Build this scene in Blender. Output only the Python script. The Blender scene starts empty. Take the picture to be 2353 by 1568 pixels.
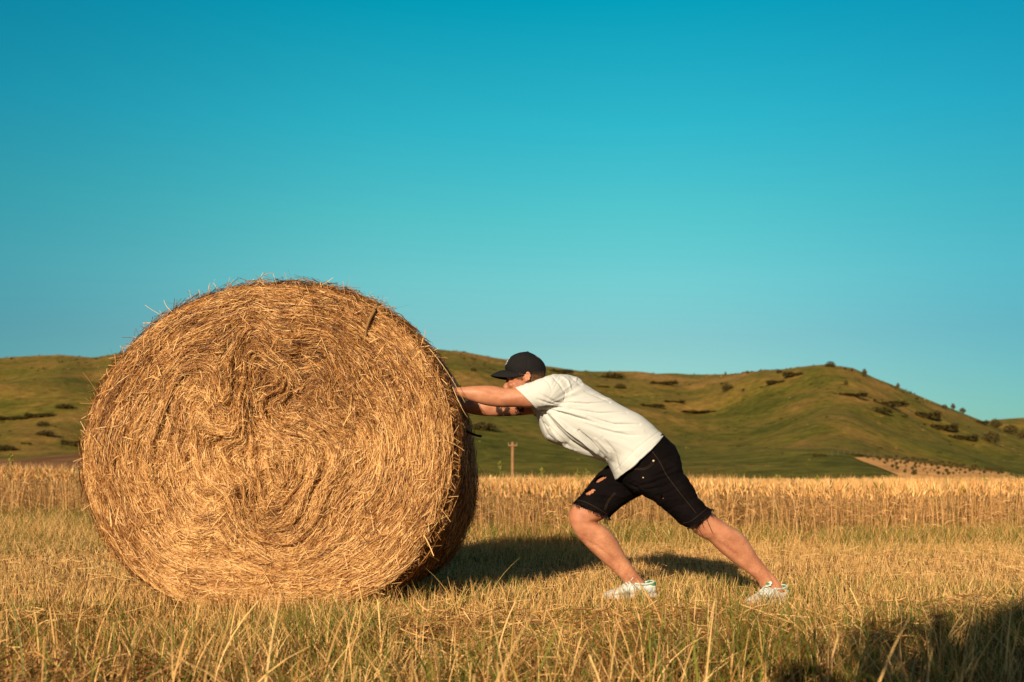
import bpy, bmesh, math, random
import numpy as np
from mathutils import Vector, Matrix

random.seed(7)
rng = np.random.default_rng(11)
R = math.radians
S = bpy.context.scene
C = S.collection

# ------------------------------------------------------------------ camera
F = 2353 * 35 / 36          # focal length in picture units (picture 2353 x 1568)
H = 0.67                    # eye height (m)
CX, HY = 1176.5, 1095.0     # principal column, horizon row
cam_d = bpy.data.cameras.new('camera')
cam = bpy.data.objects.new('camera', cam_d); C.objects.link(cam); S.camera = cam
cam.location = (0, 0, H); cam.rotation_euler = (R(90), 0, 0)
cam_d.lens = 35; cam_d.sensor_width = 36
cam_d.shift_y = (HY - 784) / 2353
cam_d.clip_start = 0.05; cam_d.clip_end = 6000
cam_d.dof.use_dof = True; cam_d.dof.focus_distance = 5.15; cam_d.dof.aperture_fstop = 3.2

# ------------------------------------------------------------------ sky + sun
SUN_AZ, SUN_EL = R(23), R(22.5)       # shadows run away from the camera, 23 deg to the right
w = bpy.data.worlds.new('World'); S.world = w; w.use_nodes = True
nt = w.node_tree; nt.nodes.clear()
sky = nt.nodes.new('ShaderNodeTexSky'); sky.sky_type = 'NISHITA'; sky.sun_disc = False
sky.sun_elevation = SUN_EL; sky.sun_rotation = math.pi + SUN_AZ
sky.altitude = 300; sky.air_density = 1.0; sky.dust_density = 0.6; sky.ozone_density = 1.0
tc = nt.nodes.new('ShaderNodeTexCoord'); sx = nt.nodes.new('ShaderNodeSeparateXYZ')
ramp = nt.nodes.new('ShaderNodeValToRGB')
mul = nt.nodes.new('ShaderNodeMix'); mul.data_type = 'RGBA'; mul.blend_type = 'MULTIPLY'; mul.inputs[0].default_value = 1
bg = nt.nodes.new('ShaderNodeBackground'); out = nt.nodes.new('ShaderNodeOutputWorld')
nt.links.new(tc.outputs['Generated'], sx.inputs[0]); nt.links.new(sx.outputs['Z'], ramp.inputs[0])
side = nt.nodes.new('ShaderNodeMapRange'); side.interpolation_type = 'SMOOTHSTEP'     # the sunward half of the sky is warm
side.inputs['From Min'].default_value = -0.25; side.inputs['From Max'].default_value = 0.55
warm = nt.nodes.new('ShaderNodeMix'); warm.data_type = 'RGBA'; warm.inputs[6].default_value = (0.50, 0.43, 0.35, 1)
nt.links.new(sx.outputs['Y'], side.inputs[0]); nt.links.new(side.outputs[0], warm.inputs[0]); nt.links.new(ramp.outputs[0], warm.inputs[7])
nt.links.new(sky.outputs[0], mul.inputs[6]); nt.links.new(warm.outputs[2], mul.inputs[7])
ax = nt.nodes.new('ShaderNodeMath'); ax.operation = 'ABSOLUTE'; nt.links.new(sx.outputs['X'], ax.inputs[0])
sr = nt.nodes.new('ShaderNodeMapRange'); sr.interpolation_type = 'SMOOTHSTEP'; sr.inputs['From Min'].default_value = 0.08; sr.inputs['From Max'].default_value = 0.55
nt.links.new(ax.outputs[0], sr.inputs[0])
m2 = nt.nodes.new('ShaderNodeMix'); m2.data_type = 'RGBA'; m2.blend_type = 'MULTIPLY'; m2.inputs[7].default_value = (0.46, 0.74, 0.86, 1)  # sky colour darkened towards both sides, imitating lens vignetting
nt.links.new(sr.outputs[0], m2.inputs[0]); nt.links.new(mul.outputs[2], m2.inputs[6]); nt.links.new(m2.outputs[2], bg.inputs[0]); nt.links.new(bg.outputs[0], out.inputs[0])
bg.inputs[1].default_value = 0.10
SKY_TINT = [(0.04, (.46, .60, .53)), (0.136, (.42, .69, .60)), (0.191, (.39, .90, .70)), (0.252, (.27, 1.04, .77)), (0.328, (.12, 1.12, .91)), (0.432, (.004, 1.09, .96)), (0.75, (.36, .62, .68))]   # colour cast of the sky by height
while len(ramp.color_ramp.elements) < len(SKY_TINT): ramp.color_ramp.elements.new(0.5)
for e, (p, c) in zip(ramp.color_ramp.elements, SKY_TINT):
    e.position = p; e.color = (*c, 1)

sun_d = bpy.data.lights.new('sun', 'SUN'); sun = bpy.data.objects.new('sun', sun_d); C.objects.link(sun)
sun_d.energy = 5.0; sun_d.angle = R(0.5); sun_d.color = (1.0, 0.82, 0.58)
ldir = Vector((math.sin(SUN_AZ) * math.cos(SUN_EL), math.cos(SUN_AZ) * math.cos(SUN_EL), -math.sin(SUN_EL)))
sun.rotation_euler = ldir.to_track_quat('-Z', 'Y').to_euler()
sun.location = (-4, -10, 8)
S.view_settings.view_transform = 'Standard'; S.view_settings.look = 'None'
S.view_settings.gamma = 1; S.view_settings.use_curve_mapping = False
S.view_settings.exposure = 0.35
try:
    S.cycles.max_bounces = 6; S.cycles.diffuse_bounces = 3; S.cycles.transparent_max_bounces = 4
    S.cycles.use_denoising = True
except Exception:
    pass

# ------------------------------------------------------------------ helpers
def P(px, py, Y):
    """a picture point at real depth Y (metres from the camera) -> world"""
    return np.array([(px - CX) / F * Y, Y, H - (py - HY) / F * Y])

def tag(o, label=None, cat=None, group=None, kind=None):
    if label: o['label'] = label
    if cat: o['category'] = cat
    if group: o['group'] = group
    if kind: o['kind'] = kind
    return o

_vn = rng.random((64, 64)).astype(np.float64)
def vnoise(x, y):
    x = np.asarray(x, float); y = np.asarray(y, float)
    xi = np.floor(x).astype(int); yi = np.floor(y).astype(int)
    fx = x - xi; fy = y - yi
    fx = fx * fx * (3 - 2 * fx); fy = fy * fy * (3 - 2 * fy)
    a = _vn[xi % 64, yi % 64]; b = _vn[(xi + 1) % 64, yi % 64]
    c = _vn[xi % 64, (yi + 1) % 64]; d = _vn[(xi + 1) % 64, (yi + 1) % 64]
    return (a * (1 - fx) + b * fx) * (1 - fy) + (c * (1 - fx) + d * fx) * fy
def fbm(x, y, o=4):
    s = 0; a = 0.5; t = 0
    for k in range(o):
        s = s + a * vnoise(x * 2 ** k + 17.3 * k, y * 2 ** k + 9.1 * k); t += a; a *= 0.5
    return s / t

def np_mesh(name, V, Q, mat, col=None, parent=None, smooth=False, tris=None, attrs=None):
    """one mesh object from vertex array V (n,3) and quad array Q (m,4)"""
    V = np.asarray(V, np.float32).reshape(-1, 3)
    me = bpy.data.meshes.new(name)
    Q = np.asarray(Q, np.int32).reshape(-1, 4)
    nq = len(Q); T = np.zeros((0, 3), np.int32) if tris is None else np.asarray(tris, np.int32).reshape(-1, 3)
    me.vertices.add(len(V)); me.vertices.foreach_set('co', V.ravel())
    loops = np.concatenate([Q.ravel(), T.ravel()])
    me.loops.add(len(loops)); me.loops.foreach_set('vertex_index', loops)
    me.polygons.add(nq + len(T))
    starts = np.concatenate([np.arange(nq) * 4, nq * 4 + np.arange(len(T)) * 3]).astype(np.int32)
    me.polygons.foreach_set('loop_start', starts)
    me.update(calc_edges=True); me.validate()
    if smooth: me.polygons.foreach_set('use_smooth', np.ones(len(me.polygons), bool))
    if col is not None:
        a = me.color_attributes.new('Col', 'FLOAT_COLOR', 'POINT')
        c4 = np.ones((len(V), 4), np.float32); c4[:, :3] = np.asarray(col).reshape(-1, 3)
        a.data.foreach_set('color', c4.ravel())
    if mat: me.materials.append(mat)
    o = bpy.data.objects.new(name, me); C.objects.link(o)
    if parent: o.parent = parent
    return o

def ribbons(P3, width, side):
    """P3 (n,k,3) centre lines, width (n,k), side (n,k,3) -> verts, quads"""
    n, k, _ = P3.shape
    a = P3 - side * (width[..., None] / 2); b = P3 + side * (width[..., None] / 2)
    V = np.stack([a, b], 2).reshape(n * k * 2, 3)
    base = (np.arange(n) * k * 2)[:, None] + (np.arange(k - 1) * 2)[None]
    Q = np.stack([base, base + 1, base + 3, base + 2], -1).reshape(-1, 4)
    return V, Q

def unit(a): return a / np.maximum(np.linalg.norm(a, axis=-1, keepdims=True), 1e-9)

class Batch:
    def __init__(s): s.V = []; s.Q = []; s.C = []; s.n = 0
    def add(s, V, Q, col):
        s.V.append(V); s.Q.append(Q + s.n); s.n += len(V)
        s.C.append(np.broadcast_to(col, (len(V), 3)) if np.ndim(col) == 1 else col)
    def build(s, name, mat, parent=None, smooth=False):
        return np_mesh(name, np.concatenate(s.V), np.concatenate(s.Q), mat, np.concatenate(s.C), parent, smooth)

# ------------------------------------------------------------------ materials
def new_mat(name):
    m = bpy.data.materials.new(name); m.use_nodes = True
    n = m.node_tree.nodes; l = m.node_tree.links
    return m, n, l, n['Principled BSDF']

def mat_plain(name, col, rough=0.7, spec=0.3, bump=0, bscale=200, var=0.0, vscale=8):
    m, n, l, b = new_mat(name)
    b.inputs['Roughness'].default_value = rough; b.inputs['Specular IOR Level'].default_value = spec
    b.inputs['Base Color'].default_value = (*col, 1)
    t = n.new('ShaderNodeTexCoord')
    if var:
        nz = n.new('ShaderNodeTexNoise'); nz.inputs['Scale'].default_value = vscale; nz.inputs['Detail'].default_value = 6
        l.new(t.outputs['Object'], nz.inputs['Vector'])
        mp = n.new('ShaderNodeMapRange'); mp.inputs['From Min'].default_value = 0.3; mp.inputs['From Max'].default_value = 0.7
        mp.inputs['To Min'].default_value = 1 - var; mp.inputs['To Max'].default_value = 1 + var
        l.new(nz.outputs[0], mp.inputs[0])
        mx = n.new('ShaderNodeVectorMath'); mx.operation = 'SCALE'; mx.inputs[0].default_value = col
        l.new(mp.outputs[0], mx.inputs['Scale']); l.new(mx.outputs[0], b.inputs['Base Color'])
    if bump:
        nz = n.new('ShaderNodeTexNoise'); nz.inputs['Scale'].default_value = bscale; nz.inputs['Detail'].default_value = 5
        l.new(t.outputs['Object'], nz.inputs['Vector'])
        bp = n.new('ShaderNodeBump'); bp.inputs['Strength'].default_value = bump; bp.inputs['Distance'].default_value = 0.004
        l.new(nz.outputs[0], bp.inputs['Height']); l.new(bp.outputs[0], b.inputs['Normal'])
    return m

def mat_attr(name, rough=0.6, spec=0.25, trans=0.0):
    """colour comes from the strand's own colour attribute"""
    m, n, l, b = new_mat(name)
    a = n.new('ShaderNodeAttribute'); a.attribute_name = 'Col'
    l.new(a.outputs['Color'], b.inputs['Base Color'])
    b.inputs['Roughness'].default_value = rough; b.inputs['Specular IOR Level'].default_value = spec
    if trans:
        t = n.new('ShaderNodeBsdfTranslucent'); l.new(a.outputs['Color'], t.inputs['Color'])
        mx = n.new('ShaderNodeMixShader'); mx.inputs[0].default_value = trans
        o = n['Material Output']
        l.new(b.outputs[0], mx.inputs[1]); l.new(t.outputs[0], mx.inputs[2]); l.new(mx.outputs[0], o.inputs['Surface'])
    return m

M_grass = mat_attr('grass_blades', 0.55, 0.25, 0.2)
M_straw = mat_attr('straw_strands', 0.5, 0.3, 0.12)
M_leaf = mat_attr('leaves', 0.7, 0.15, 0.15)

def mat_ground():
    m, n, l, b = new_mat('stubble_soil')
    t = n.new('ShaderNodeTexCoord')
    nz = n.new('ShaderNodeTexNoise'); nz.inputs['Scale'].default_value = 1.3; nz.inputs['Detail'].default_value = 9; nz.inputs['Roughness'].default_value = 0.7
    n2 = n.new('ShaderNodeTexNoise'); n2.inputs['Scale'].default_value = 60; n2.inputs['Detail'].default_value = 5
    l.new(t.outputs['Object'], nz.inputs['Vector']); l.new(t.outputs['Object'], n2.inputs['Vector'])
    r = n.new('ShaderNodeValToRGB')
    for e, (p, c) in zip(r.color_ramp.elements, [(0.3, (0.06, 0.033, 0.009)), (0.7, (0.20, 0.10, 0.028))]): e.position = p; e.color = (*c, 1)
    l.new(nz.outputs[0], r.inputs[0])
    r2 = n.new('ShaderNodeValToRGB')
    for e, (p, c) in zip(r2.color_ramp.elements, [(0.35, (0.45, 0.4, 0.35)), (0.65, (1.3, 1.25, 1.2))]): e.position = p; e.color = (*c, 1)
    l.new(n2.outputs[0], r2.inputs[0])
    mx = n.new('ShaderNodeMix'); mx.data_type = 'RGBA'; mx.blend_type = 'MULTIPLY'; mx.inputs[0].default_value = 1
    l.new(r.outputs[0], mx.inputs[6]); l.new(r2.outputs[0], mx.inputs[7]); l.new(mx.outputs[2], b.inputs['Base Color'])
    bp = n.new('ShaderNodeBump'); bp.inputs['Strength'].default_value = 0.8; bp.inputs['Distance'].default_value = 0.02
    l.new(n2.outputs[0], bp.inputs['Height']); l.new(bp.outputs[0], b.inputs['Normal'])
    b.inputs['Roughness'].default_value = 0.95; b.inputs['Specular IOR Level'].default_value = 0.1
    return m

# ------------------------------------------------------------------ ground
def gz(x, y):
    """height of the field: nearly flat, a little higher to the far left, small bumps"""
    x = np.asarray(x, float); y = np.asarray(y, float)
    far = np.clip((y - 7) / 5, 0, 1); far = far * far * (3 - 2 * far)
    left = np.clip((-x - 0.5) / 5, 0, 1); left = left * left * (3 - 2 * left)
    bump = (fbm(x * 1.4 + 5, y * 1.4 + 3, 3) - 0.5) * (0.02 + 0.20 * np.clip((4.7 - y) / .8, 0, 1))
    return far * left * 0.12 + bump - 0.004
def build_ground():
    xs = np.concatenate([np.linspace(-1500, -60, 10), np.linspace(-40, -9, 12), np.linspace(-8, 8, 90), np.linspace(9, 40, 12), np.linspace(60, 1500, 10)])
    ys = np.concatenate([np.linspace(-400, -6, 8), np.linspace(-3, 16, 110), np.linspace(18, 60, 14), np.linspace(80, 2500, 12)])
    X, Y = np.meshgrid(xs, ys)
    V = np.stack([X, Y, gz(X, Y)], -1).reshape(-1, 3)
    nx, ny = len(xs), len(ys)
    i = np.arange(nx - 1)[None] + (np.arange(ny - 1) * nx)[:, None]
    Q = np.stack([i, i + 1, i + nx + 1, i + nx], -1).reshape(-1, 4)
    tag(np_mesh('ground', V, Q, mat_ground(), smooth=True), kind='structure')
build_ground()

# ------------------------------------------------------------------ hills
_rx = [-1200, -500, 0, 140, 215, 300, 450, 700, 900, 985, 1060, 1130, 1260, 1330, 1440, 1580, 1700, 1790, 1850, 1900, 1960, 2050, 2150, 2230, 2300, 2360, 2500, 2800, 3600]
_ry = [900, 850, 831, 823, 828, 815, 795, 790, 802, 808, 814, 829, 850, 862, 869, 871, 861, 854, 848, 843, 850, 885, 926, 957, 986, 1008, 1040, 1060, 1070]
_dx = [-1200, 0, 700, 1300, 1580, 1750, 1900, 2050, 2300, 2800, 3600]
_dr = [520, 480, 430, 520, 640, 470, 360, 400, 470, 520, 560]
D0 = 105.0
def ridge_y(px): return np.interp(px, _rx, _ry)
def ridge_d(px):
    k = np.linspace(-60, 60, 7)
    return np.mean([np.interp(px + q, _dx, _dr) for q in k], 0)
def hill_z(px, d):
    px = np.asarray(px, float); d = np.asarray(d, float)
    Dr = ridge_d(px); t = (d - D0) / (Dr - D0)
    top = H + (HY - ridge_y(px)) / F * Dr
    x = (px - CX) / F * d
    tt = np.clip(t, 0, 1)
    prof = 0.35 * tt + 0.65 * (tt * tt * (3 - 2 * tt))
    und = (fbm(x / 70 + 40, d / 90 + 7, 3) - 0.5) * 16 * (tt * (1 - tt) * 4) * np.clip((HY - ridge_y(px)) / 200, 0.1, 1)
    gul = -np.abs(fbm(x / 38 + 3, d / 140 + 11, 2) - 0.5) * 8 * (tt * (1 - tt) * 4)
    fine = (fbm(x / 9, d / 9, 3) - 0.5) * 0.5
    z = 0.1 + (top - 0.1) * prof + und + gul + fine * tt
    z = np.where(t > 1, top - (d - Dr) * 0.16, z)
    return np.where(t < 0, -2.0 + 0 * z, z)
def hill_point(px, py):
    """first point of the hillside met by the ray through a picture point"""
    ds = np.concatenate([np.linspace(D0, 660, 1400)])
    e = HY - (hill_z(np.full_like(ds, px), ds) - H) / ds * F
    k = np.nonzero(e <= py)[0]
    d = ds[k[0]] if len(k) else float(ridge_d(np.array([px]))[0])
    return np.array([(px - CX) / F * d, d, float(hill_z(np.array([px]), np.array([d]))[0])])
def mat_hill():
    m, n, l, b = new_mat('hill_grass')
    t = n.new('ShaderNodeTexCoord')
    mp = n.new('ShaderNodeMapping'); mp.inputs['Scale'].default_value = (0.011, 0.011, 0.02)
    l.new(t.outputs['Object'], mp.inputs[0])
    nz = n.new('ShaderNodeTexNoise'); nz.inputs['Scale'].default_value = 1.6; nz.inputs['Detail'].default_value = 8; nz.inputs['Roughness'].default_value = 0.62; nz.inputs['Distortion'].default_value = 1.2
    l.new(mp.outputs[0], nz.inputs['Vector'])
    r = n.new('ShaderNodeValToRGB')
    cs = [(0.30, (0.070, 0.072, 0.010)), (0.44, (0.125, 0.108, 0.017)), (0.54, (0.180, 0.122, 0.025)), (0.68, (0.29, 0.165, 0.045))]
    while len(r.color_ramp.elements) < 4: r.color_ramp.elements.new(0.5)
    for e, (p, c) in zip(r.color_ramp.elements, cs): e.position = p; e.color = (*c, 1)
    # drier and yellower with height, greener at the foot
    sz = n.new('ShaderNodeSeparateXYZ'); l.new(t.outputs['Object'], sz.inputs[0])
    hr = n.new('ShaderNodeMapRange'); hr.inputs['From Min'].default_value = 0; hr.inputs['From Max'].default_value = 45
    hr.inputs['To Min'].default_value = -0.07; hr.inputs['To Max'].default_value = 0.04; l.new(sz.outputs['Z'], hr.inputs[0])
    ad = n.new('ShaderNodeMath'); ad.operation = 'ADD'; l.new(nz.outputs[0], ad.inputs[0]); l.new(hr.outputs[0], ad.inputs[1])
    l.new(ad.outputs[0], r.inputs[0])
    n2 = n.new('ShaderNodeTexNoise'); n2.inputs['Scale'].default_value = 0.35; n2.inputs['Detail'].default_value = 6; n2.inputs['Roughness'].default_value = 0.75
    l.new(t.outputs['Object'], n2.inputs['Vector'])
    r2 = n.new('ShaderNodeValToRGB')
    for e, (p, c) in zip(r2.color_ramp.elements, [(0.34, (0.50, 0.52, 0.5)), (0.66, (1.45, 1.4, 1.35))]): e.position = p; e.color = (*c, 1)
    l.new(n2.outputs[0], r2.inputs[0])
    mx = n.new('ShaderNodeMix'); mx.data_type = 'RGBA'; mx.blend_type = 'MULTIPLY'; mx.inputs[0].default_value = 1
    l.new(r.outputs[0], mx.inputs[6]); l.new(r2.outputs[0], mx.inputs[7]); l.new(mx.outputs[2], b.inputs['Base Color'])
    bp = n.new('ShaderNodeBump'); bp.inputs['Strength'].default_value = 0.7; bp.inputs['Distance'].default_value = 0.8
    l.new(n2.outputs[0], bp.inputs['Height']); l.new(bp.outputs[0], b.inputs['Normal'])
    b.inputs['Roughness'].default_value = 0.95; b.inputs['Specular IOR Level'].default_value = 0.05
    return m
M_hill = mat_hill()
def build_hills():
    pxs = np.linspace(-1200, 3600, 420); ts = np.concatenate([np.linspace(-0.02, 1.0, 130), np.linspace(1.02, 1.5, 14)])
    PX, T = np.meshgrid(pxs, ts); Dr = ridge_d(PX); D = D0 + T * (Dr - D0)
    Z = hill_z(PX, D); X = (PX - CX) / F * D
    V = np.stack([X, D, Z], -1).reshape(-1, 3); nx, ny = len(pxs), len(ts)
    i = np.arange(nx - 1)[None] + (np.arange(ny - 1) * nx)[:, None]
    Q = np.stack([i, i + 1, i + nx + 1, i + nx], -1).reshape(-1, 4)
    tag(np_mesh('hills', V, Q, M_hill, smooth=True), kind='structure')
    # the far hill that peeps over the right shoulder
    u = np.linspace(0, 1, 60); v = np.linspace(0, 1, 14); U, Vv = np.meshgrid(u, v)
    px = 2150 + U * 900; d = 1300 + Vv * 300
    top = H + (HY - (963 + 60 * (U - 0.35) ** 2 * 4 - 6 * np.sin(U * 9))) / F * 1600
    Z = -5 + (top + 5) * np.sin(Vv * math.pi / 2) ** 0.8
    V = np.stack([(px - CX) / F * d, d, Z], -1).reshape(-1, 3); nx = 60
    i = np.arange(59)[None] + (np.arange(13) * nx)[:, None]
    Q = np.stack([i, i + 1, i + nx + 1, i + nx], -1).reshape(-1, 4)
    tag(np_mesh('distant_hill', V, Q, M_hill, smooth=True), kind='structure')
build_hills()

def plot_corners(corners): return [np.array([c[0], hill_point(*c)[1]]) for c in corners]
def plot_point(p, lift): return np.array([(p[0] - CX) / F * p[1], p[1], float(hill_z(np.array([p[0]]), np.array([p[1]]))[0]) + lift])
def patch(name, corners, mat, nu=70, nv=40, lift=0.25, jag=0.0):
    """a sheet laid on the hillside inside a picture quadrilateral (tl, tr, br, bl)"""
    Ctl, Ctr, Cbr, Cbl = plot_corners(corners)
    V = []
    for j in range(nv + 1):
        for i in range(nu + 1):
            a, b = i / nu, j / nv
            p = (Ctl * (1 - a) + Ctr * a) * (1 - b) + (Cbl * (1 - a) + Cbr * a) * b
            if j in (0, nv): p[1] += (random.random() - .5) * jag
            V.append(plot_point(p, lift))
    i = np.arange(nu)[None] + (np.arange(nv) * (nu + 1))[:, None]
    Q = np.stack([i, i + 1, i + nu + 2, i + nu + 1], -1).reshape(-1, 4)
    return tag(np_mesh(name, V, Q, mat, smooth=True), kind='structure')
M_sand = mat_plain('vineyard_soil', (0.58, 0.29, 0.10), 0.95, 0.05, var=0.3, vscale=0.25)
M_plough = mat_plain('ploughed_soil', (0.20, 0.095, 0.038), 0.95, 0.05, var=0.35, vscale=0.15)
VINE = ((1962, 1054), (2235, 1078), (2345, 1114), (2095, 1114))
patch('vineyard_soil', VINE, M_sand, 90, 60, 0.12, .6)
patch('ploughed_field', ((-260, 1046), (330, 1036), (330, 1086), (-260, 1092)), M_plough, 50, 30, 0.3, 1.5)

# ------------------------------------------------------------------ leafy clumps (shrubs)
def clump_arrays(lobes, n, leaf, cols, flat=0.0):
    V = []; 
    P0 = []; cc = []
    tot = sum(l[3] * l[4] * l[5] for l in lobes)
    for (x, y, z, a, b, c) in lobes:
        k = max(20, int(n * a * b * c / tot))
        d = unit(rng.normal(size=(k, 3))); r = rng.random((k, 1)) ** 0.45
        p = d * r * np.array([a, b, c]) + np.array([x, y, z]); P0.append(p)
    p = np.concatenate(P0); p = p[p[:, 2] > 0.0 - 0.02]
    k = len(p)
    t = unit(rng.normal(size=(k, 3))); s = unit(np.cross(t, rng.normal(size=(k, 3))))
    L = leaf * (0.6 + 0.8 * rng.random((k, 1)))
    c3 = np.stack([p - t * L / 2, p, p + t * L / 2], 1)
    wd = np.concatenate([L * 0.15, L * 0.55, L * 0.12], 1)
    V, Q = ribbons(c3, wd, np.repeat(s[:, None], 3, 1))
    mixv = rng.random((k, 1)); col = cols[0] * (1 - mixv) + cols[1] * mixv
    return V, Q, np.repeat(col, 6, 0)
DARK = np.array([[0.034, 0.030, 0.008], [0.14, 0.10, 0.028]])
OLIVE = np.array([[0.06, 0.055, 0.010], [0.13, 0.10, 0.022]])
protos = {}
def shrub_proto(kind):
    if kind in protos: return protos[kind]
    b = Batch()
    if kind == 'round': lobes = [(0, 0, .45, .5, .5, .5), (.25, .1, .35, .35, .35, .35), (-.3, 0, .3, .32, .3, .32)]; n = 900
    elif kind == 'tree': lobes = [(0, 0, .58, .36, .36, .42), (.24, 0, .42, .25, .25, .28), (-.26, 0, .5, .24, .24, .25), (.05, 0, .2, .2, .2, .22)]; n = 900
    elif kind == 'long': lobes = [(-.38 + .1 * i + .03 * random.random(), (random.random() - .5) * .2, .25 + .12 * random.random(), .14, .16, .25 + .2 * random.random()) for i in range(9)]; n = 1500
    else: lobes = [(-.35 + .14 * i, (random.random() - .5) * .3, .16 + .08 * random.random(), .13, .14, .18 + .3 * random.random()) for i in range(6)]; n = 1100
    for nn in [n]:
        b.add(*clump_arrays(lobes, nn, 0.11, DARK if kind != 'low' else OLIVE))
    o = b.build('shrub', M_leaf); me = o.data; bpy.data.objects.remove(o); protos[kind] = me
    return me
SHRUBS = [  # px, py of the foot, width px, height px, kind, label
 (1908, 844, 26, 14, 'round', 'dome shaped bush sitting on the very peak of the right hill'),
 (1986, 866, 17, 20, 'tree', 'largest lone tree on the skyline just right of the hill peak'),
 (1957, 854, 9, 10, 'tree', 'tiny tree on the skyline between peak bush and lone tree'),
 (1942, 850, 7, 7, 'round', 'tiny bush nearest the peak on its right skyline'),
 (2063, 893, 11, 14, 'tree', 'small tree on the skyline halfway down the right slope'),
 (2106, 920, 10, 9, 'round', 'small round bush just below the right skyline, halfway down the slope'),
 (2170, 940, 16, 11, 'round', 'bush on the lower right skyline, left of a pair of trees'),
 (2190, 942, 14, 16, 'tree', 'left tree of the pair low on the right skyline'),
 (2212, 950, 18, 14, 'tree', 'right tree of the pair low on the right skyline'),
 (2255, 975, 46, 13, 'long', 'low hedge of scrub running down the right skyline'),
 (2288, 985, 34, 24, 'tree', 'bushy dark tree near the right edge of the skyline'),
 (2322, 998, 40, 22, 'round', 'wide dark shrub lowest on the skyline by the right edge'),
 (2350, 1010, 30, 24, 'tree', 'dark green tree cut by the right edge of the picture'),
 (1667, 863, 6, 10, 'tree', 'thin tiny tree on the saddle skyline, left one of two'),
 (1718, 860, 10, 9, 'tree', 'small tree on the saddle skyline, right one of two'),
 (1290, 858, 56, 13, 'long', 'long low thicket on the skyline right behind the cap'),
 (1408, 870, 64, 14, 'round', 'broad humped thicket on the skyline above the man\'s back'),
 (1524, 884, 70, 11, 'long', 'flat dark thicket just under the saddle skyline'),
 (1672, 898, 32, 16, 'round', 'round dark bush alone below the saddle'),
 (1662, 883, 18, 9, 'low', 'small pale bush just above the round bush below the saddle'),
 (1708, 900, 9, 8, 'round', 'small bush right of the round bush below the saddle'),
 (1785, 882, 50, 12, 'long', 'lower left end of the scrub line climbing to the peak'),
 (1825, 866, 56, 16, 'long', 'upper end of the scrub line climbing to the peak'),
 (1790, 858, 16, 9, 'round', 'bush on the skyline above the scrub line by the peak'),
 (1944, 885, 11, 12, 'round', 'lone bush high on the sunny face under the peak'),
 (1382, 890, 46, 8, 'low', 'low scrub patch on the slope above the white shirt'),
 (1425, 893, 30, 12, 'round', 'round bush next to the scrub patch above the white shirt'),
 (1497, 936, 62, 11, 'long', 'dark scrub streak on the green slope right of the shirt'),
 (1610, 950, 110, 15, 'low', 'wide olive scrub streak in the middle of the green slope'),
 (1545, 925, 70, 10, 'low', 'faint olive scrub patch above the dark streak by the shirt'),
 (1962, 912, 76, 14, 'long', 'highest thicket of the dark band across the right hill'),
 (2040, 935, 90, 20, 'long', 'second thicket of the dark band across the right hill'),
 (2128, 962, 84, 24, 'long', 'lowest and thickest thicket of the dark band across the right hill'),
 (2025, 951, 62, 16, 'round', 'bush cluster hanging below the dark band on the right hill'),
 (2075, 958, 28, 9, 'low', 'small scrub at the right tip of the cluster below the dark band'),
 (2165, 990, 90, 22, 'long', 'left thicket of the lower scrub group on the right hill'),
 (2215, 1012, 80, 18, 'long', 'bottom thicket of the lower scrub group on the right hill'),
 (2278, 1018, 44, 28, 'round', 'tall reddish bush at the right end of the lower scrub group'),
 (1882, 1050, 34, 11, 'long', 'dark low bush on the slope left of the vineyard'),
 (1965, 1048, 50, 13, 'low', 'scrub just above the top corner of the vineyard'),
 (2020, 1030, 20, 8, 'low', 'small scrub on the bare slope above the vineyard'),
 (1088, 853, 16, 9, 'round', 'small dark bush on the hill left of the cap visor'),
 (1112, 990, 72, 22, 'round', 'dark bush on the meadow under the stretched arms'),
 (28, 966, 74, 13, 'long', 'dark hedge at the left edge of the picture on the left hill'),
 (92, 960, 84, 15, 'long', 'dark hedge in the middle of the left hill'),
 (150, 940, 52, 13, 'round', 'dark bush right of the hedges high on the left hill'),
 (100, 980, 36, 13, 'round', 'dark bush under the middle hedge on the left hill'),
 (105, 1003, 52, 15, 'round', 'dark bush low on the left hill, halfway between the hedges and the ploughed field'),
 (58, 1022, 34, 11, 'low', 'small scrub low on the left hill near the picture edge'),
 (170, 1026, 70, 20, 'long', 'dark hedge low on the left hill touching the bale outline'),
 (10, 1036, 60, 15, 'round', 'dark bush above the ploughed field at the left picture edge'),
]
for (px, py, wpx, hpx, kind, lab) in SHRUBS:
    q = hill_point(px, py); d = q[1]
    o = bpy.data.objects.new('tree' if kind == 'tree' else 'shrub', shrub_proto(kind)); C.objects.link(o)
    o.location = (q[0], q[1], q[2] - 0.1); s = d / F
    o.scale = (wpx * s * .88, wpx * s * 0.6, hpx * s * (1.0 if kind == 'tree' else 1.05))
    o.rotation_euler = (0, 0, random.uniform(-.25, .25) + (math.pi if random.random() < .5 else 0))
    tag(o, lab, 'tree' if kind == 'tree' else 'shrub', 'trees and shrubs on the hills')

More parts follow.
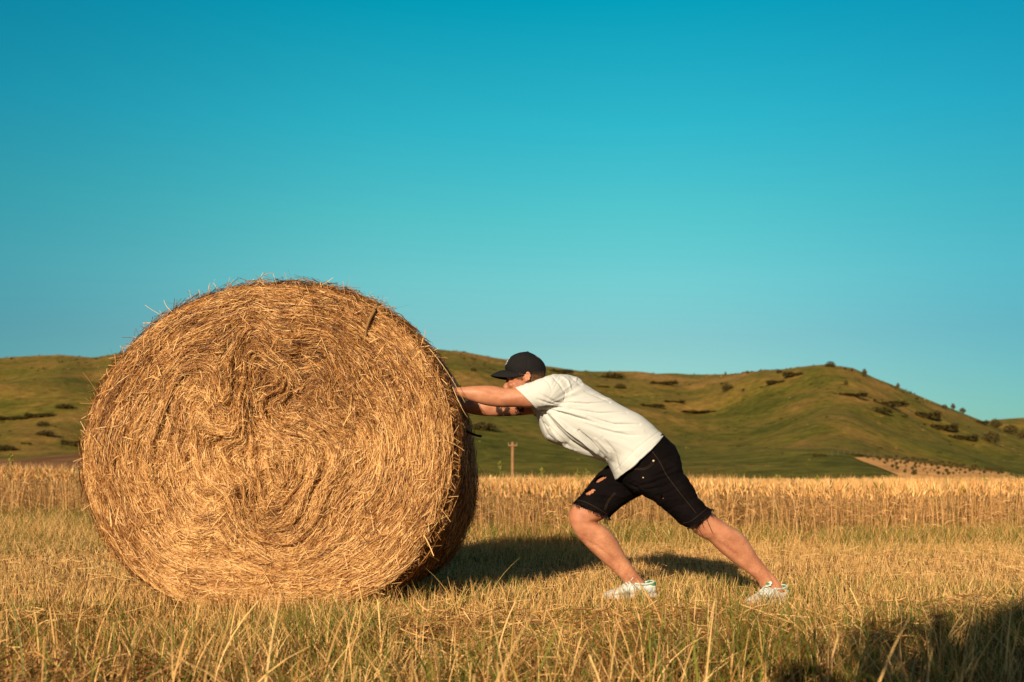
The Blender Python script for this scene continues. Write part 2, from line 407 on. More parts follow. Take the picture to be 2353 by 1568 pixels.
def build_scrub():
    """rough tussocks and low scrub that break up the slopes"""
    n = 5200; px = rng.random(n) * 3400 - 500; t = rng.random(n) ** .8; Dr = ridge_d(px); d = D0 + 6 + t * (Dr - D0 - 8)
    k = rng.random(n) < np.clip((fbm(px / 90, t * 9, 3) - .35) * 3.5, .05, 1); px, d = px[k], d[k]; n = len(px)
    base = np.stack([(px - CX) / F * d, d, hill_z(px, d)], -1); m = 9; sz = (d / F * (1.8 + 5.5 * rng.random(n) ** 2))
    p = base[:, None] + rng.normal(size=(n, m, 3)) * [1, 1, .3] * sz[:, None, None] * .5; p[..., 2] = np.maximum(p[..., 2], base[:, None, 2]) ; p = p.reshape(-1, 3)
    u = unit(rng.normal(size=(n * m, 3)) + [0, 0, .8]); sd = unit(np.cross(u, rng.normal(size=(n * m, 3)))); L = np.repeat(sz, m)[:, None] * (.4 + .5 * rng.random((n * m, 1)))
    V, Q = ribbons(np.stack([p - u * L * .5, p, p + u * L * .5], 1), np.concatenate([L * .2, L * .6, L * .15], 1), np.repeat(sd[:, None], 3, 1))
    tone = rng.random((n, 1)); c = np.where(tone < .55, [[.042, .038, .009]], np.where(tone < .8, [[.11, .10, .018]], [[.26, .16, .045]])); c = np.repeat(c, m * 6, 0)
    tag(np_mesh('hill_scrub', V, Q, M_leaf, c), 'rough tussocks and low scrub scattered over the hills', 'scrub', kind='stuff')
build_scrub()

# vineyard: rows of small plants and the wire fence along its top edge
def build_vineyard():
    b = Batch(); b.add(*clump_arrays([(0, 0, .4, .4, .4, .5)], 120, 0.35, DARK))
    o0 = b.build('vine', M_leaf); first = True
    tl, tr, br, bl = plot_corners(VINE)
    for j in range(9):
        for i in range(17):
            a = (i + .5 + random.uniform(-.1, .6)) / 17.5; bb = (j + .6 + random.uniform(-.35, .35)) / 9.5
            p = (tl * (1 - a) + tr * a) * (1 - bb) + (bl * (1 - a) + br * a) * bb
            q = plot_point(p, .2); o = o0 if first else o0.copy()
            if not first: C.objects.link(o)
            first = False
            o.location = (q[0], q[1], q[2] + .35); s = q[1] / F * random.uniform(3.5, 10); o.scale = (s, s, s * .8)
            tag(o, 'small dark vine in the rows of the sandy plot on the lower right hill', 'vine', 'vines in the sandy plot')
    e = bpy.data.objects.new('fence', None); C.objects.link(e)
    tag(e, 'thin fence of grey posts along the top edge of the sandy vineyard', 'fence')
    mp = mat_plain('weathered_post', (0.12, 0.09, 0.06), 0.9, 0.1)
    posts = []
    for k in range(26):
        a = k / 25; c_ = plot_corners(VINE); p = c_[0] * (1 - a) + c_[1] * a + np.array([-50 * (1 - a) + 25 * a, 2.0])
        q = plot_point(p, 0); posts.append(q)
    e.location = posts[0]; base = np.array(posts[0])
    for q in posts:
        bm = bmesh.new(); q2 = q - base
        bmesh.ops.create_cone(bm, segments=8, radius1=.05, radius2=.04, depth=.7, cap_ends=True, matrix=Matrix.Translation(q2 + np.array([0, 0, .33])))
        me = bpy.data.meshes.new('post'); bm.to_mesh(me); bm.free(); me.materials.append(mp)
        o = bpy.data.objects.new('post', me); C.objects.link(o); o.parent = e
    pl = np.array([posts]) - base; pl[..., 2] += .55
    sd = np.zeros_like(pl); sd[..., 2] = 1
    V, Q = ribbons(pl, np.full(pl.shape[:2], .02), sd)
    np_mesh('wire', V, Q, mp, parent=e)
build_vineyard()

# wooden pole beyond the wheat
def build_pole():
    D = 62.0; base = P(1178, 1112, D); base[2] = 0.0; top = P(1178, 1016, D)[2]; r = 3.6 / F * D
    mw = mat_plain('pole_wood', (0.30, 0.16, 0.07), 0.85, 0.2, bump=.4, bscale=30, var=.25, vscale=4)
    bm = bmesh.new(); n = 16; rings = []
    for z, k in ((0, 1.12), (top * .5, 1.0), (top - .03, .9), (top, .8)):
        rings.append([bm.verts.new((r * k * math.cos(a), r * k * math.sin(a), z)) for a in np.linspace(0, 2 * math.pi, n, endpoint=False)])
    for a, b in zip(rings, rings[1:]):
        for i in range(n): bm.faces.new((a[i], a[(i + 1) % n], b[(i + 1) % n], b[i]))
    bm.faces.new(rings[-1])
    me = bpy.data.meshes.new('utility_pole'); bm.to_mesh(me); bm.free(); me.materials.append(mw)
    for p in me.polygons: p.use_smooth = True
    o = bpy.data.objects.new('utility_pole', me); C.objects.link(o); o.location = base
    tag(o, 'short wooden pole with crossarm standing beyond the wheat right of the bale', 'pole')
    bm = bmesh.new(); bmesh.ops.create_cube(bm, size=1, matrix=Matrix.Translation((0, -r * .95, top - .22)) @ Matrix.Diagonal((.56, .09, .09, 1)))
    bmesh.ops.bevel(bm, geom=bm.edges[:], offset=.015, segments=2)
    me = bpy.data.meshes.new('crossarm'); bm.to_mesh(me); bm.free(); me.materials.append(mw)
    c = bpy.data.objects.new('crossarm', me); C.objects.link(c); c.parent = o
    mi = mat_plain('insulator_glaze', (.12, .06, .03), .3, .5)
    for sx_ in (-.26, .26):
        bm = bmesh.new(); bmesh.ops.create_cone(bm, segments=12, radius1=.04, radius2=.025, depth=.11, cap_ends=True, matrix=Matrix.Translation((sx_, -r * .95, top - .11)))
        bmesh.ops.create_uvsphere(bm, u_segments=12, v_segments=6, radius=.036, matrix=Matrix.Translation((sx_, -r * .95, top - .05)))
        me = bpy.data.meshes.new('insulator'); bm.to_mesh(me); bm.free(); me.materials.append(mi)
        c = bpy.data.objects.new('insulator', me); C.objects.link(c); c.parent = o
build_pole()

# ------------------------------------------------------------------ vegetation of the field
G_GREEN = np.array([[0.085, 0.11, 0.012], [0.24, 0.24, 0.035]])
G_GOLD = np.array([[0.56, 0.285, 0.080], [0.97, 0.63, 0.26]])
G_BROWN = np.array([[0.14, 0.058, 0.016], [0.40, 0.19, 0.055]])
def pick_cols(n, pg, pb):
    """per-blade colour: share pg green, pb brown, the rest golden"""
    u = rng.random(n); m = rng.random((n, 1))
    col = G_GOLD[0] * (1 - m) + G_GOLD[1] * m
    g = G_GREEN[0] * (1 - m) + G_GREEN[1] * m; b = G_BROWN[0] * (1 - m) + G_BROWN[1] * m
    isg = (u < pg)[:, None]; isb = ((u >= pg) & (u < pg + pb))[:, None]
    return np.where(isg, g, np.where(isb, b, col)), isg[:, 0]
def scatter(n, y0, y1, margin):
    y = np.sqrt(y0 ** 2 + rng.random(n) * (y1 ** 2 - y0 ** 2)); half = 0.54 * y + margin
    return (rng.random(n) * 2 - 1) * half, y
def blade_set(b, x, y, h, wd, lean, col, segs=4, z0=None, yaw=None, taper=True, curl=1.0):
    n = len(x); k = segs + 1; t = np.linspace(0, 1, k)[None, :, None]
    z = gz(x, y) if z0 is None else z0
    az = rng.random(n) * 2 * math.pi if yaw is None else yaw
    d = np.stack([np.cos(az), np.sin(az), np.zeros(n)], -1)
    up = np.stack([np.zeros(n), np.zeros(n), np.ones(n)], -1)
    base = np.stack([x, y, z - .01], -1)
    hh = h[:, None, None]; ll = lean[:, None, None]
    p = base[:, None] + up[:, None] * hh * np.sin(np.clip(1 - ll * .45 * t, .05, 1) * math.pi / 2) * t + d[:, None] * hh * ll * t ** (1 + curl)
    sa = rng.random(n) * math.pi
    s = np.stack([np.cos(sa), np.sin(sa), (rng.random(n) - .5) * .6], -1); s = unit(s)
    tw = (1 - .85 * t[..., 0] ** 1.6) if taper else (1 - .25 * t[..., 0])
    V, Q = ribbons(p, wd[:, None] * tw, np.repeat(s[:, None], k, 1))
    b.add(V, Q, np.repeat(col, k * 2, 0))
    return p
def lying_set(b, x, y, zoff, L, wd, col, tilt=.25, k=4):
    n = len(x); az = rng.random(n) * 2 * math.pi; el = (rng.random(n) - .35) * tilt
    d = np.stack([np.cos(az) * np.cos(el), np.sin(az) * np.cos(el), np.sin(el)], -1)
    t = np.linspace(-.5, .5, k)[None, :, None]; c = np.stack([x, y, gz(x, y) + zoff], -1)
    bend = unit(rng.normal(size=(n, 3))) * (L * .12)[:, None]
    p = c[:, None] + d[:, None] * L[:, None, None] * t + bend[:, None] * (t * 2) ** 2
    s = unit(np.cross(d, rng.normal(size=(n, 3))))
    V, Q = ribbons(p, np.repeat(wd[:, None], k, 1), np.repeat(s[:, None], k, 1))
    b.add(V, Q, np.repeat(col, k * 2, 0))

def inside_bale(x, y): return (y > 5.0) & (y < 6.3) & (x > -1.75) & (x < -.7)
def build_stubble():
    b = Batch()
    n = 150000; x, y = scatter(n, 4.2, 11.2, 1.6); k = ~inside_bale(x, y); x, y = x[k], y[k]; n = len(x)
    pat = fbm(x * .9 + 3, y * .9, 3)
    h = (.035 + .075 * rng.random(n)) * (.6 + .8 * pat)
    edge = np.clip((y - 9.0) / 1.2, 0, 1); h *= (1 + edge * 1.2) * (1 + .4 * np.clip((6 - y), 0, 1))
    gsh = np.clip((pat - .42) * 1.4, 0.04, .35) + edge * .25
    col, isg = pick_cols(n, 0, .14); gm = rng.random(n) < gsh
    gg, _ = pick_cols(n, 1, 0); col = np.where(gm[:, None], gg, col)
    blade_set(b, x, y, h, .0028 + .0022 * rng.random(n), .15 + .5 * rng.random(n), col, 2)
    n = 11000; x, y = scatter(n, 4.0, 10.6, 1.6); k = ~inside_bale(x, y); x, y = x[k], y[k]; n = len(x)
    col, _ = pick_cols(n, .03, .25)
    lying_set(b, x, y, .01 + .05 * rng.random(n), .05 + .13 * rng.random(n), .002 + .002 * rng.random(n), col, .6)
    tag(b.build('stubble_grass', M_grass), 'short golden stubble covering the mown strip', 'grass', kind='stuff')
build_stubble()

def build_foreground():
    b = Batch()
    # leafy under-layer
    n = 95000; x, y = scatter(n, 1.5, 5.0, .9); pat = fbm(x * 1.3 + 9, y * 1.3 + 2, 3); cl = fbm(x * 5 + 40, y * 5, 3); k = (rng.random(n) < np.clip((cl - .38) * 5, .05, 1)) & ~inside_bale(x, y); x, y, pat = x[k], y[k], pat[k]; n = len(x)
    fall = np.clip((5.1 - y) / 1.6, .35, 1)
    h = (.05 + .11 * rng.random(n) ** 1.5) * (.5 + pat) * fall * 1.15
    pb = np.clip(.35 + (fbm(x * 1.6 + 70, y * 2.2 + 5, 2) - .5) * 2.4 + .25 * np.clip(-x - .4, 0, 1), .05, .9); col, _ = pick_cols(n, 0, 0); cb, _ = pick_cols(n, 0, 1.1); col = np.where((rng.random(n) < pb)[:, None], cb, col); gm = rng.random(n) < np.clip(.34 + (pat - .5) * 1.2, .12, .6)
    gg, _ = pick_cols(n, 1, 0); col = np.where(gm[:, None], gg, col)
    blade_set(b, x, y, h * 1.15, .0025 + .0035 * rng.random(n), .15 + .7 * rng.random(n), col, 4)
    # mown hay lying in mats
    n = 20000; x, y = scatter(n, 1.5, 4.6, .9); mat_ = fbm(x * .9 + 31, y * 1.6 + 12, 3); k = rng.random(n) < np.clip((mat_ - .36) * 4, .08, 1); x, y, mat_ = x[k], y[k], mat_[k]; n = len(x)
    col, _ = pick_cols(n, .12, .45)
    lying_set(b, x, y, .005 + (.03 + .12 * np.clip(mat_ - .4, 0, 1)) * rng.random(n) * 1.6, .06 + .20 * rng.random(n) ** 1.7, .002 + .0025 * rng.random(n), col, .9, 5)
    tag(b.build('meadow_grass', M_grass), 'unmown green and straw coloured grass with mown hay in the foreground', 'grass', kind='stuff')
    b = Batch()
    # taller stalks
    n = 7500; x, y = scatter(n, 1.75, 4.9, .8); pat = fbm(x * 1.1 + 50, y * 1.1 + 20, 3)
    h = (.10 + .17 * rng.random(n)) * (.45 + 1.0 * pat) * np.clip((5.3 - y) / 2.2, .4, 1)
    col, _ = pick_cols(n, .28, .2)
    blade_set(b, x, y, h, .003 + .0042 * rng.random(n), .05 + .9 * rng.random(n) ** 2, col, 5)
    n = 420; x, y = scatter(n, 1.7, 3.0, .6); k = rng.random(n) < np.clip((fbm(x * 2 + 4, y * 2, 2) - .3) * 3, .1, 1); x, y = x[k], y[k]; n = len(x)
    h = (.20 + .22 * rng.random(n)) * np.clip(1.25 - (y - 1.7) * .25, .8, 1.3); col, _ = pick_cols(n, .3, .2)
    blade_set(b, x, y, h, .004 + .005 * rng.random(n), .1 + .8 * rng.random(n), col, 6)
    n = 260; x, y = scatter(n, 2.0, 4.9, .8); h = .18 + .16 * rng.random(n); h *= np.clip((5.6 - y) / 2.4, .5, 1)
    col, _ = pick_cols(n, .12, .05)
    blade_set(b, x, y, h, .0038 + .002 * rng.random(n), .05 + .45 * rng.random(n), col, 6, taper=False)
    # a few named stalks seen against the bale and its shadow
    for (px, py, pb, Y, ln, az) in ((1110, 1262, 1400, 4.6, .5, 0), (1202, 1255, 1390, 4.9, .03, 0), (1292, 1270, 1380, 5.0, .03, 0), (630, 1400, 1568, 3.3, .06, 0), (818, 1395, 1560, 3.4, .02, 0), (1690, 1320, 1470, 4.0, .05, 0),
                                    (455, 1440, 1560, 3.2, .2, 0), (100, 1450, 1568, 3.1, .1, 0), (1290, 1420, 1568, 3.2, .3, 2), (990, 1330, 1440, 4.2, .9, 0), (1060, 1290, 1430, 4.3, .5, 3), (1520, 1430, 1560, 3.2, .2, 0), (2040, 1440, 1560, 3.2, .2, 0), (690, 1290, 1400, 4.5, .05, 1), (560, 1400, 1550, 3.4, .25, 0)):
        a = P(px, pb, Y); tp = P(px, py, Y); hh = np.array([max(.12, tp[2] + .01)])
        blade_set(b, np.array([a[0]]), np.array([Y]), hh, np.array([.0055]), np.array([ln]), np.array([[.55, .38, .13]]), 8, yaw=np.array([float(az)]), taper=True)
    tag(b.build('tall_grass', M_grass), 'tall pale grass stalks rising out of the foreground grass', 'grass', kind='stuff')
build_foreground()

def build_wheat():
    b = Batch()
    def stand(n, y0, y1, margin, full):
        x, y = scatter(n, y0, y1, margin)
        front = 10.1 + np.clip((-x - 1) / 4, 0, 1) * 1.9 + (fbm(x * .7, x * 0 + 4, 2) - .5) * .6
        k = (y > front) & (rng.random(n) < np.clip((fbm(x * 3.5 + 2, y * 3.5, 2) - .3) * 4, .12, 1)); x, y, front = x[k], y[k], front[k]; n = len(x)
        h = (.475 - .03 * np.clip(x / 4, 0, 1) + .02 * np.clip(-x / 3, 0, 1) + .13 * rng.random(n)) * (.93 + .14 * fbm(x * .6 + 7, y * .6, 2)); h += .03 * (rng.random(n) < .03)
        m = rng.random((n, 1)); col = np.array([.62, .32, .10]) * (1 - m) + np.array([.95, .58, .25]) * m; col = col * (.55 + .9 * np.clip(fbm(x * 1.4 + 30, y * 1.4, 3), .2, .8))[:, None] * np.where(rng.random(n) < .18, .45, 1)[:, None]
        low = rng.random(n) < .05; g, _ = pick_cols(n, 1, 0); col = np.where(low[:, None], g * 1.2, col)
        segs = 4 if full else 2
        lean = .05 + .34 * rng.random(n) ** 2
        p = blade_set(b, x, y, h, (.0032 if full else .005) + .002 * rng.random(n), lean, col * .86, segs, taper=False)
        tip = p[:, -1]; dirv = unit(p[:, -1] - p[:, -2]); dr = rng.normal(size=(n, 3)) * .22; dr[:, 2] -= .05; dirv = unit(dirv + dr)
        L = .055 + .035 * rng.random(n)
        for q in range(2 if full else 1):
            sd = unit(np.cross(dirv, rng.normal(size=(n, 3))))
            t = np.array([0, .25, .7, 1.0]); c = tip[:, None] + dirv[:, None] * (L[:, None] * t[None])[..., None]
            wv = np.array([.3, 1, .85, .15])[None] * (.010 + .005 * rng.random(n))[:, None] * (1 if full else 1.5)
            V, Q = ribbons(c, wv, np.repeat(sd[:, None], 4, 1)); b.add(V, Q, np.repeat(np.minimum(col * 1.08, .9), 8, 0))
        if full:   # awns
            for q in range(4):
                dv = unit(dirv + rng.normal(size=(n, 3)) * .22); st = tip + dirv * (L * (.3 + .15 * q))[:, None]
                c = np.stack([st, st + dv * .05, st + dv * .09], 1); sd = unit(np.cross(dv, rng.normal(size=(n, 3))))
                V, Q = ribbons(c, np.repeat(np.array([[.0016, .0012, .0005]]), n, 0), np.repeat(sd[:, None], 3, 1)); b.add(V, Q, np.repeat(col, 6, 0))
            # dry leaves on the stems
            for q in range(2):
                fr_ = (rng.random(n) * 3.2)[:, None]; k0 = fr_.astype(int)[:, 0]; st = p[np.arange(n), k0] * (1 - (fr_ - k0[:, None])) + p[np.arange(n), k0 + 1] * (fr_ - k0[:, None]); a = rng.random(n) * 6.28; dv = np.stack([np.cos(a), np.sin(a), .3 - .9 * rng.random(n)], -1); ll = (.06 + .1 * rng.random(n))[:, None]
                c = np.stack([st, st + dv * ll * .5 + [0, 0, .02], st + dv * ll - [0, 0, .01]], 1); sd = unit(np.cross(dv, rng.normal(size=(n, 3))))
                V, Q = ribbons(c, np.repeat(np.array([[.004, .006, .001]]), n, 0), np.repeat(sd[:, None], 3, 1)); b.add(V, Q, np.repeat(col * .9, 6, 0))
    stand(33000, 9.6, 13.6, 2.0, True)
    stand(42000, 13.6, 34.0, 3.0, False)
    # green weeds and clover along the foot of the crop
    n = 16000; x = (rng.random(n) * 2 - 1) * 7.5; front = 10.05 + np.clip((-x - 1) / 4, 0, 1) * 1.9
    y = front + (rng.random(n) ** 1.5 * 1.1 - .55); pat = fbm(x * 1.2, y * 1.2 + 70, 3); k = rng.random(n) < np.clip((pat - .3) * 3, .05, 1); x, y, pat = x[k], y[k], pat[k]; n = len(x)
    col, _ = pick_cols(n, .62, .06)
    blade_set(b, x, y, (.08 + .2 * rng.random(n)) * (.4 + pat), .004 + .004 * rng.random(n), .2 + .7 * rng.random(n), col, 3)
    tag(b.build('wheat_field', M_grass), 'ripe golden wheat standing in a band behind the man and the bale', 'wheat', kind='stuff')
build_wheat()

WEEDS = [(1150, 1062, 'tall yellow green weed rising from the wheat left of the pole'),
         (1247, 1078, 'branched yellow weed above the wheat right of the pole'),
         (1210, 1092, 'short dry weed above the wheat just right of the pole'),
         (1329, 1080, 'thin green weed above the wheat, left one of two near the knee'),
         (1350, 1080, 'thin green weed above the wheat, right one of two near the knee'),
         (1790, 1094, 'bushy yellow weed above the wheat right of the trailing leg'),
         (1880, 1094, 'small green weed above the wheat left of the sandy vineyard'),
         (2318, 1085, 'tall dry stalk above the wheat near the right edge'),
         (2265, 1092, 'slender stalk above the wheat second from the right edge'),
         (25, 1045, 'feathery green weed above the wheat at the left edge')]
def build_weeds():
    for (px, py, lab) in WEEDS:
        Y = random.uniform(11.2, 12.6); a = P(px, py, Y); h = a[2] - float(gz(a[0], Y)); b = Batch()
        K = 8; t = np.linspace(0, 1, K); path = np.stack([.02 * np.sin(t * 4), .01 * t, h * t], -1)
        sd = np.tile(np.array([[1., 0, 0]]), (K, 1)); col = np.array([.20, .20, .04]) if 'dry' not in lab else np.array([.4, .26, .1])
        V, Q = ribbons(path[None], np.linspace(.012, .006, K)[None], sd[None]); b.add(V, Q, col)
        V, Q = ribbons(path[None], np.linspace(.012, .006, K)[None], np.tile(np.array([[0, 1., 0]]), (1, K, 1))); b.add(V, Q, col)
        n = 60 if 'bushy' not in lab else 160; s = rng.random(n) ** .5; st = np.stack([.02 * np.sin(s * 4), .01 * s, h * (.55 + .45 * s)], -1)
        dv = unit(rng.normal(size=(n, 3)) + [0, 0, .6]); L = (.02 + .05 * rng.random(n))[:, None] * (1.3 - s[:, None] * .6)
        c = np.stack([st, st + dv * L * .5, st + dv * L], 1); sd = unit(np.cross(dv, rng.normal(size=(n, 3))))
        V, Q = ribbons(c, np.repeat(np.array([[.003, .012, .004]]), n, 0), np.repeat(sd[:, None], 3, 1))
        m = rng.random((n, 1)); b.add(V, Q, np.repeat(col * (1 - m) + (np.array([.34, .30, .05]) if 'dry' not in lab else col * 1.3) * m, 6, 0))
        o = b.build('weed', M_grass); o.location = (a[0], Y, float(gz(a[0], Y)))
        tag(o, lab, 'weed', 'weeds standing in the wheat')
build_weeds()

# ------------------------------------------------------------------ the hay bale
BY0, BY1 = 5.0, 6.22
_bo = [(640, 648), (740, 655), (850, 690), (930, 750), (985, 810), (1030, 900), (1047, 1000), (1043, 1080), (1025, 1170), (985, 1250), (905, 1345), (800, 1392), (612, 1403), (430, 1395), (330, 1345), (250, 1262), (200, 1165), (178, 1070), (185, 1000), (215, 912), (255, 838), (300, 785), (370, 725), (460, 680), (540, 656)]
BC = P(612, 1040, BY0)
_bw = np.array([P(a, b, BY0) - BC for a, b in _bo]); _bt = np.arctan2(_bw[:, 2], _bw[:, 0]); _br = np.hypot(_bw[:, 0], _bw[:, 2])
_od = np.argsort(_bt); _bt, _br = _bt[_od], _br[_od]
_tt = np.linspace(-math.pi, math.pi, 721)[:-1]; _rr = np.interp(_tt, np.concatenate([_bt - 2 * math.pi, _bt, _bt + 2 * math.pi]), np.tile(_br, 3))
_ker = np.hanning(41); _ker /= _ker.sum(); _rr = np.convolve(np.concatenate([_rr[-20:], _rr, _rr[:20]]), _ker, 'valid') * 0.985
def bale_R(th): return np.interp((th + math.pi) % (2 * math.pi), _tt + math.pi, _rr, period=2 * math.pi)
VORT = [((.06, .27), 1.9, .12), ((.40, .10), -.8, .22), ((-.05, -.22), 1.0, .22), ((.2, -.2), -.7, .2)]
WAVE = [(.30, -.05, .075, .40, .24), (-.22, -.19, .085, .20, .20), (.15, -.38, .10, .22, .22), (-.10, .12, .16, -.42, .18), (.06, -.2, .12, -.45, .15), (.07, .33, .12, .42, .2)]
def psi(u, v):
    """level sets of psi are the lay of the straw on the bale's end: coils outside, kinked folds inside"""
    rim = np.clip(1.25 - np.hypot(u / .95, v / .82), 0, 1)
    for (cx, cz), a, s in VORT:
        du, dv = u - cx, v - cz; an = a * np.exp(-(du * du + dv * dv) / (s * s)); c, q = np.cos(an), np.sin(an)
        u, v = cx + du * c - dv * q, cz + du * q + dv * c
    D = 0
    for amp, cu, wu, cv, wv in WAVE: D = D + amp * np.exp(-((u - cu) / wu) ** 2 - ((v - cv) / wv) ** 2)
    v = v - D + .09 * (fbm(u * 3.1 + 8, v * 3.1 + 8, 3) - .5) * rim; u = u + .07 * (fbm(u * 3.3 + 38, v * 3.3 + 28, 3) - .5) * rim
    return np.hypot(u, v) / bale_R(np.arctan2(v, u))
def flank(th, yy):
    # sideways lean of the wound side towards the back, with the sag of the lower half
    t = np.clip((yy - BY0 - .05) / (BY1 - BY0), 0, 1); z = bale_R(th) * np.sin(th)
    return t * (.015 + .15 * np.clip((.1 - z) / .7, 0, 1) * np.clip(np.cos(th) + .5, 0, 1))
def rho_of(u, v): return np.hypot(u, v) / bale_R(np.arctan2(v, u))
def face_y(u, v):
    """depth of the end face (relief folds follow the straw)"""
    rho = rho_of(u, v); s = psi(u, v)
    rid = fbm(s * 26 + 2, s * 0 + 3 + .8 * fbm(u * 1.5, v * 1.5, 2), 2) - .5
    lump = fbm(u * 3.2 + 20, v * 3.2 + 20, 3) - .5
    edge = np.clip((rho - .88) / .12, 0, 1.2)
    fine = fbm(u * 22 + 3, v * 22 + 9, 2) - .5
    return BY0 - .02 + .02 * rho ** 2 - fine * .032 * np.clip(1.1 - rho, 0, 1) - rid * .085 * np.clip(1.05 - rho, .15, .8) - lump * .10 * np.clip(1.1 - rho, 0, 1) + .04 * edge ** 2.2
def bale_col(n, tone):
    """straw colours, tone 0 brown .. 1 pale"""
    t = np.clip(tone + (rng.random(n) - .5) * .85, 0, 1)[:, None]
    a = np.array([.10, .035, .009]); m = np.array([.50, .22, .062]); c = np.array([.96, .61, .255])
    return np.where(t < .5, a + (m - a) * t * 2, m + (c - m) * (t - .5) * 2)
def build_bale():
    m, n_, l, b_ = new_mat('packed_hay')
    t = n_.new('ShaderNodeTexCoord'); nz = n_.new('ShaderNodeTexNoise'); nz.inputs['Scale'].default_value = 35; nz.inputs['Detail'].default_value = 8
    l.new(t.outputs['Object'], nz.inputs['Vector']); r = n_.new('ShaderNodeValToRGB')
    for e, (p, c) in zip(r.color_ramp.elements, [(.35, (.045, .02, .006)), (.68, (.26, .125, .038))]): e.position = p; e.color = (*c, 1)
    l.new(nz.outputs[0], r.inputs[0]); l.new(r.outputs[0], b_.inputs['Base Color']); b_.inputs['Roughness'].default_value = .9; b_.inputs['Specular IOR Level'].default_value = .1
    bp = n_.new('ShaderNodeBump'); bp.inputs['Distance'].default_value = .02; l.new(nz.outputs[0], bp.inputs['Height']); l.new(bp.outputs[0], b_.inputs['Normal'])
    # core
    na, nr = 300, 70; th = np.linspace(-math.pi, math.pi, na, endpoint=False); V = []
    rr = np.linspace(0.004, 1, nr)
    for q in rr:
        u, v = q * bale_R(th) * np.cos(th), q * bale_R(th) * np.sin(th); V.append(np.stack([BC[0] + u, face_y(u, v), BC[2] + v], -1))
    for yy in np.linspace(BY0 + .14, BY1 - .06, 14):
        k = 1.012 + .018 * (fbm(th * 4 + 10, th * 0 + yy * 6, 2) - .5)
        V.append(np.stack([BC[0] + k * bale_R(th) * np.cos(th) + flank(th, yy), th * 0 + yy, BC[2] + k * bale_R(th) * np.sin(th)], -1))
    for q in (.97, .7, .3, .004): V.append(np.stack([BC[0] + q * bale_R(th) * np.cos(th) + flank(th, BY1), th * 0 + BY1, BC[2] + q * bale_R(th) * np.sin(th)], -1))
    nrow = len(V); V = np.concatenate(V); i = np.arange(na); Q = []
    for j in range(nrow - 1): Q.append(np.stack([j * na + i, j * na + (i + 1) % na, (j + 1) * na + (i + 1) % na, (j + 1) * na + i], -1))
    bale = np_mesh('hay_bale', V, np.concatenate(Q), m, smooth=True)
    tag(bale, 'huge round golden hay bale with swirled straw end standing on the mown grass', 'hay bale')
    # strands on the end face, traced along psi
    b = Batch()
    def face_strands(n, step, K, wmin, wmax, lift, rough):
        q = np.sqrt(rng.random(n)) * 1.0; a = rng.random(n) * 2 * math.pi; u = q * bale_R(a) * np.cos(a); v = q * bale_R(a) * np.sin(a)
        tone = .58 + .55 * (fbm(psi(u, v) * 60 + 5, np.arctan2(v, u) * 4 + 9, 3) - .5) + .5 * (fbm(u * 2.6 + 60, v * 2.6, 2) - .5) + .9 * (vnoise(u * 75 + 9, v * 75 + 5) - .5)
        tone += np.clip(-v * .25, -.1, .15)
        pts = []; st = step * (.5 + rng.random(n)); jit = rng.normal(size=n) * rough * (1 + 1.3 * np.clip(.8 - q, 0, 1))
        for k in range(K):
            pts.append((u.copy(), v.copy())); e = .006
            gx = (psi(u + e, v) - psi(u - e, v)); gy = (psi(u, v + e) - psi(u, v - e)); g = np.hypot(gx, gy) + 1e-9
            tx, ty = -gy / g, gx / g; c, s = np.cos(jit), np.sin(jit); tx, ty = tx * c - ty * s, tx * s + ty * c
            u = u + tx * st; v = v + ty * st
            rh = rho_of(u, v); f = np.where(rh > 1.0, 1.0 / rh, 1); u, v = u * f, v * f
        off = lift * rng.random(n) ** 2; ti = rng.normal(size=n) * .006
        P3 = np.stack([np.stack([BC[0] + uu, face_y(uu, vv) - .002 - off - ti * (k - K / 2) / K * 2, BC[2] + vv], -1) for k, (uu, vv) in enumerate(pts)], 1)
        d = unit(P3[:, -1] - P3[:, 0]); sd = unit(np.cross(d, np.array([0, -1., 0]))); roll = rng.normal(size=n) * .55
        sd = unit(sd * np.cos(roll)[:, None] + np.array([0, -1., 0]) * np.sin(roll)[:, None])
        wd = (wmin + (wmax - wmin) * rng.random(n))[:, None] * np.array([.6] + [1] * (K - 2) + [.5])[None]
        V, Q = ribbons(P3, wd, np.repeat(sd[:, None], K, 1)); b.add(V, Q, np.repeat(bale_col(n, tone), K * 2, 0))
    face_strands(115000, .016, 4, .0012, .0026, .018, .30)
    face_strands(8000, .040, 6, .0014, .0030, .022, .12)
    face_strands(12000, .016, 4, .0016, .0034, .03, .8)
    # strands wound round the side, the flank's shade put into their darker tone
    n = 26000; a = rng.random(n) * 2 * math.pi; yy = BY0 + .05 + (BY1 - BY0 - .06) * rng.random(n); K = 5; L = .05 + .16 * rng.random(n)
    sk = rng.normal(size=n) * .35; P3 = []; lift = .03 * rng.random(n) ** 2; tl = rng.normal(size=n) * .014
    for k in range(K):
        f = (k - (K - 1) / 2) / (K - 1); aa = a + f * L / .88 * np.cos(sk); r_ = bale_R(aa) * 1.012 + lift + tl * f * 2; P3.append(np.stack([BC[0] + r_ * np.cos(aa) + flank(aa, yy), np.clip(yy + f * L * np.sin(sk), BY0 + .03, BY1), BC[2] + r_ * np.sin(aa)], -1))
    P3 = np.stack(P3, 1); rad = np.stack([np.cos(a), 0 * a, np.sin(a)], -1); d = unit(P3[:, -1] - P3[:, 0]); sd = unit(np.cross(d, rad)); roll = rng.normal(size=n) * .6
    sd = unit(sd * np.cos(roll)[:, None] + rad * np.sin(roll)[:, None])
    V, Q = ribbons(P3, np.repeat((.002 + .0025 * rng.random(n))[:, None], K, 1), np.repeat(sd[:, None], K, 1)); b.add(V, Q, np.repeat(bale_col(n, np.full(n, .30)), K * 2, 0))
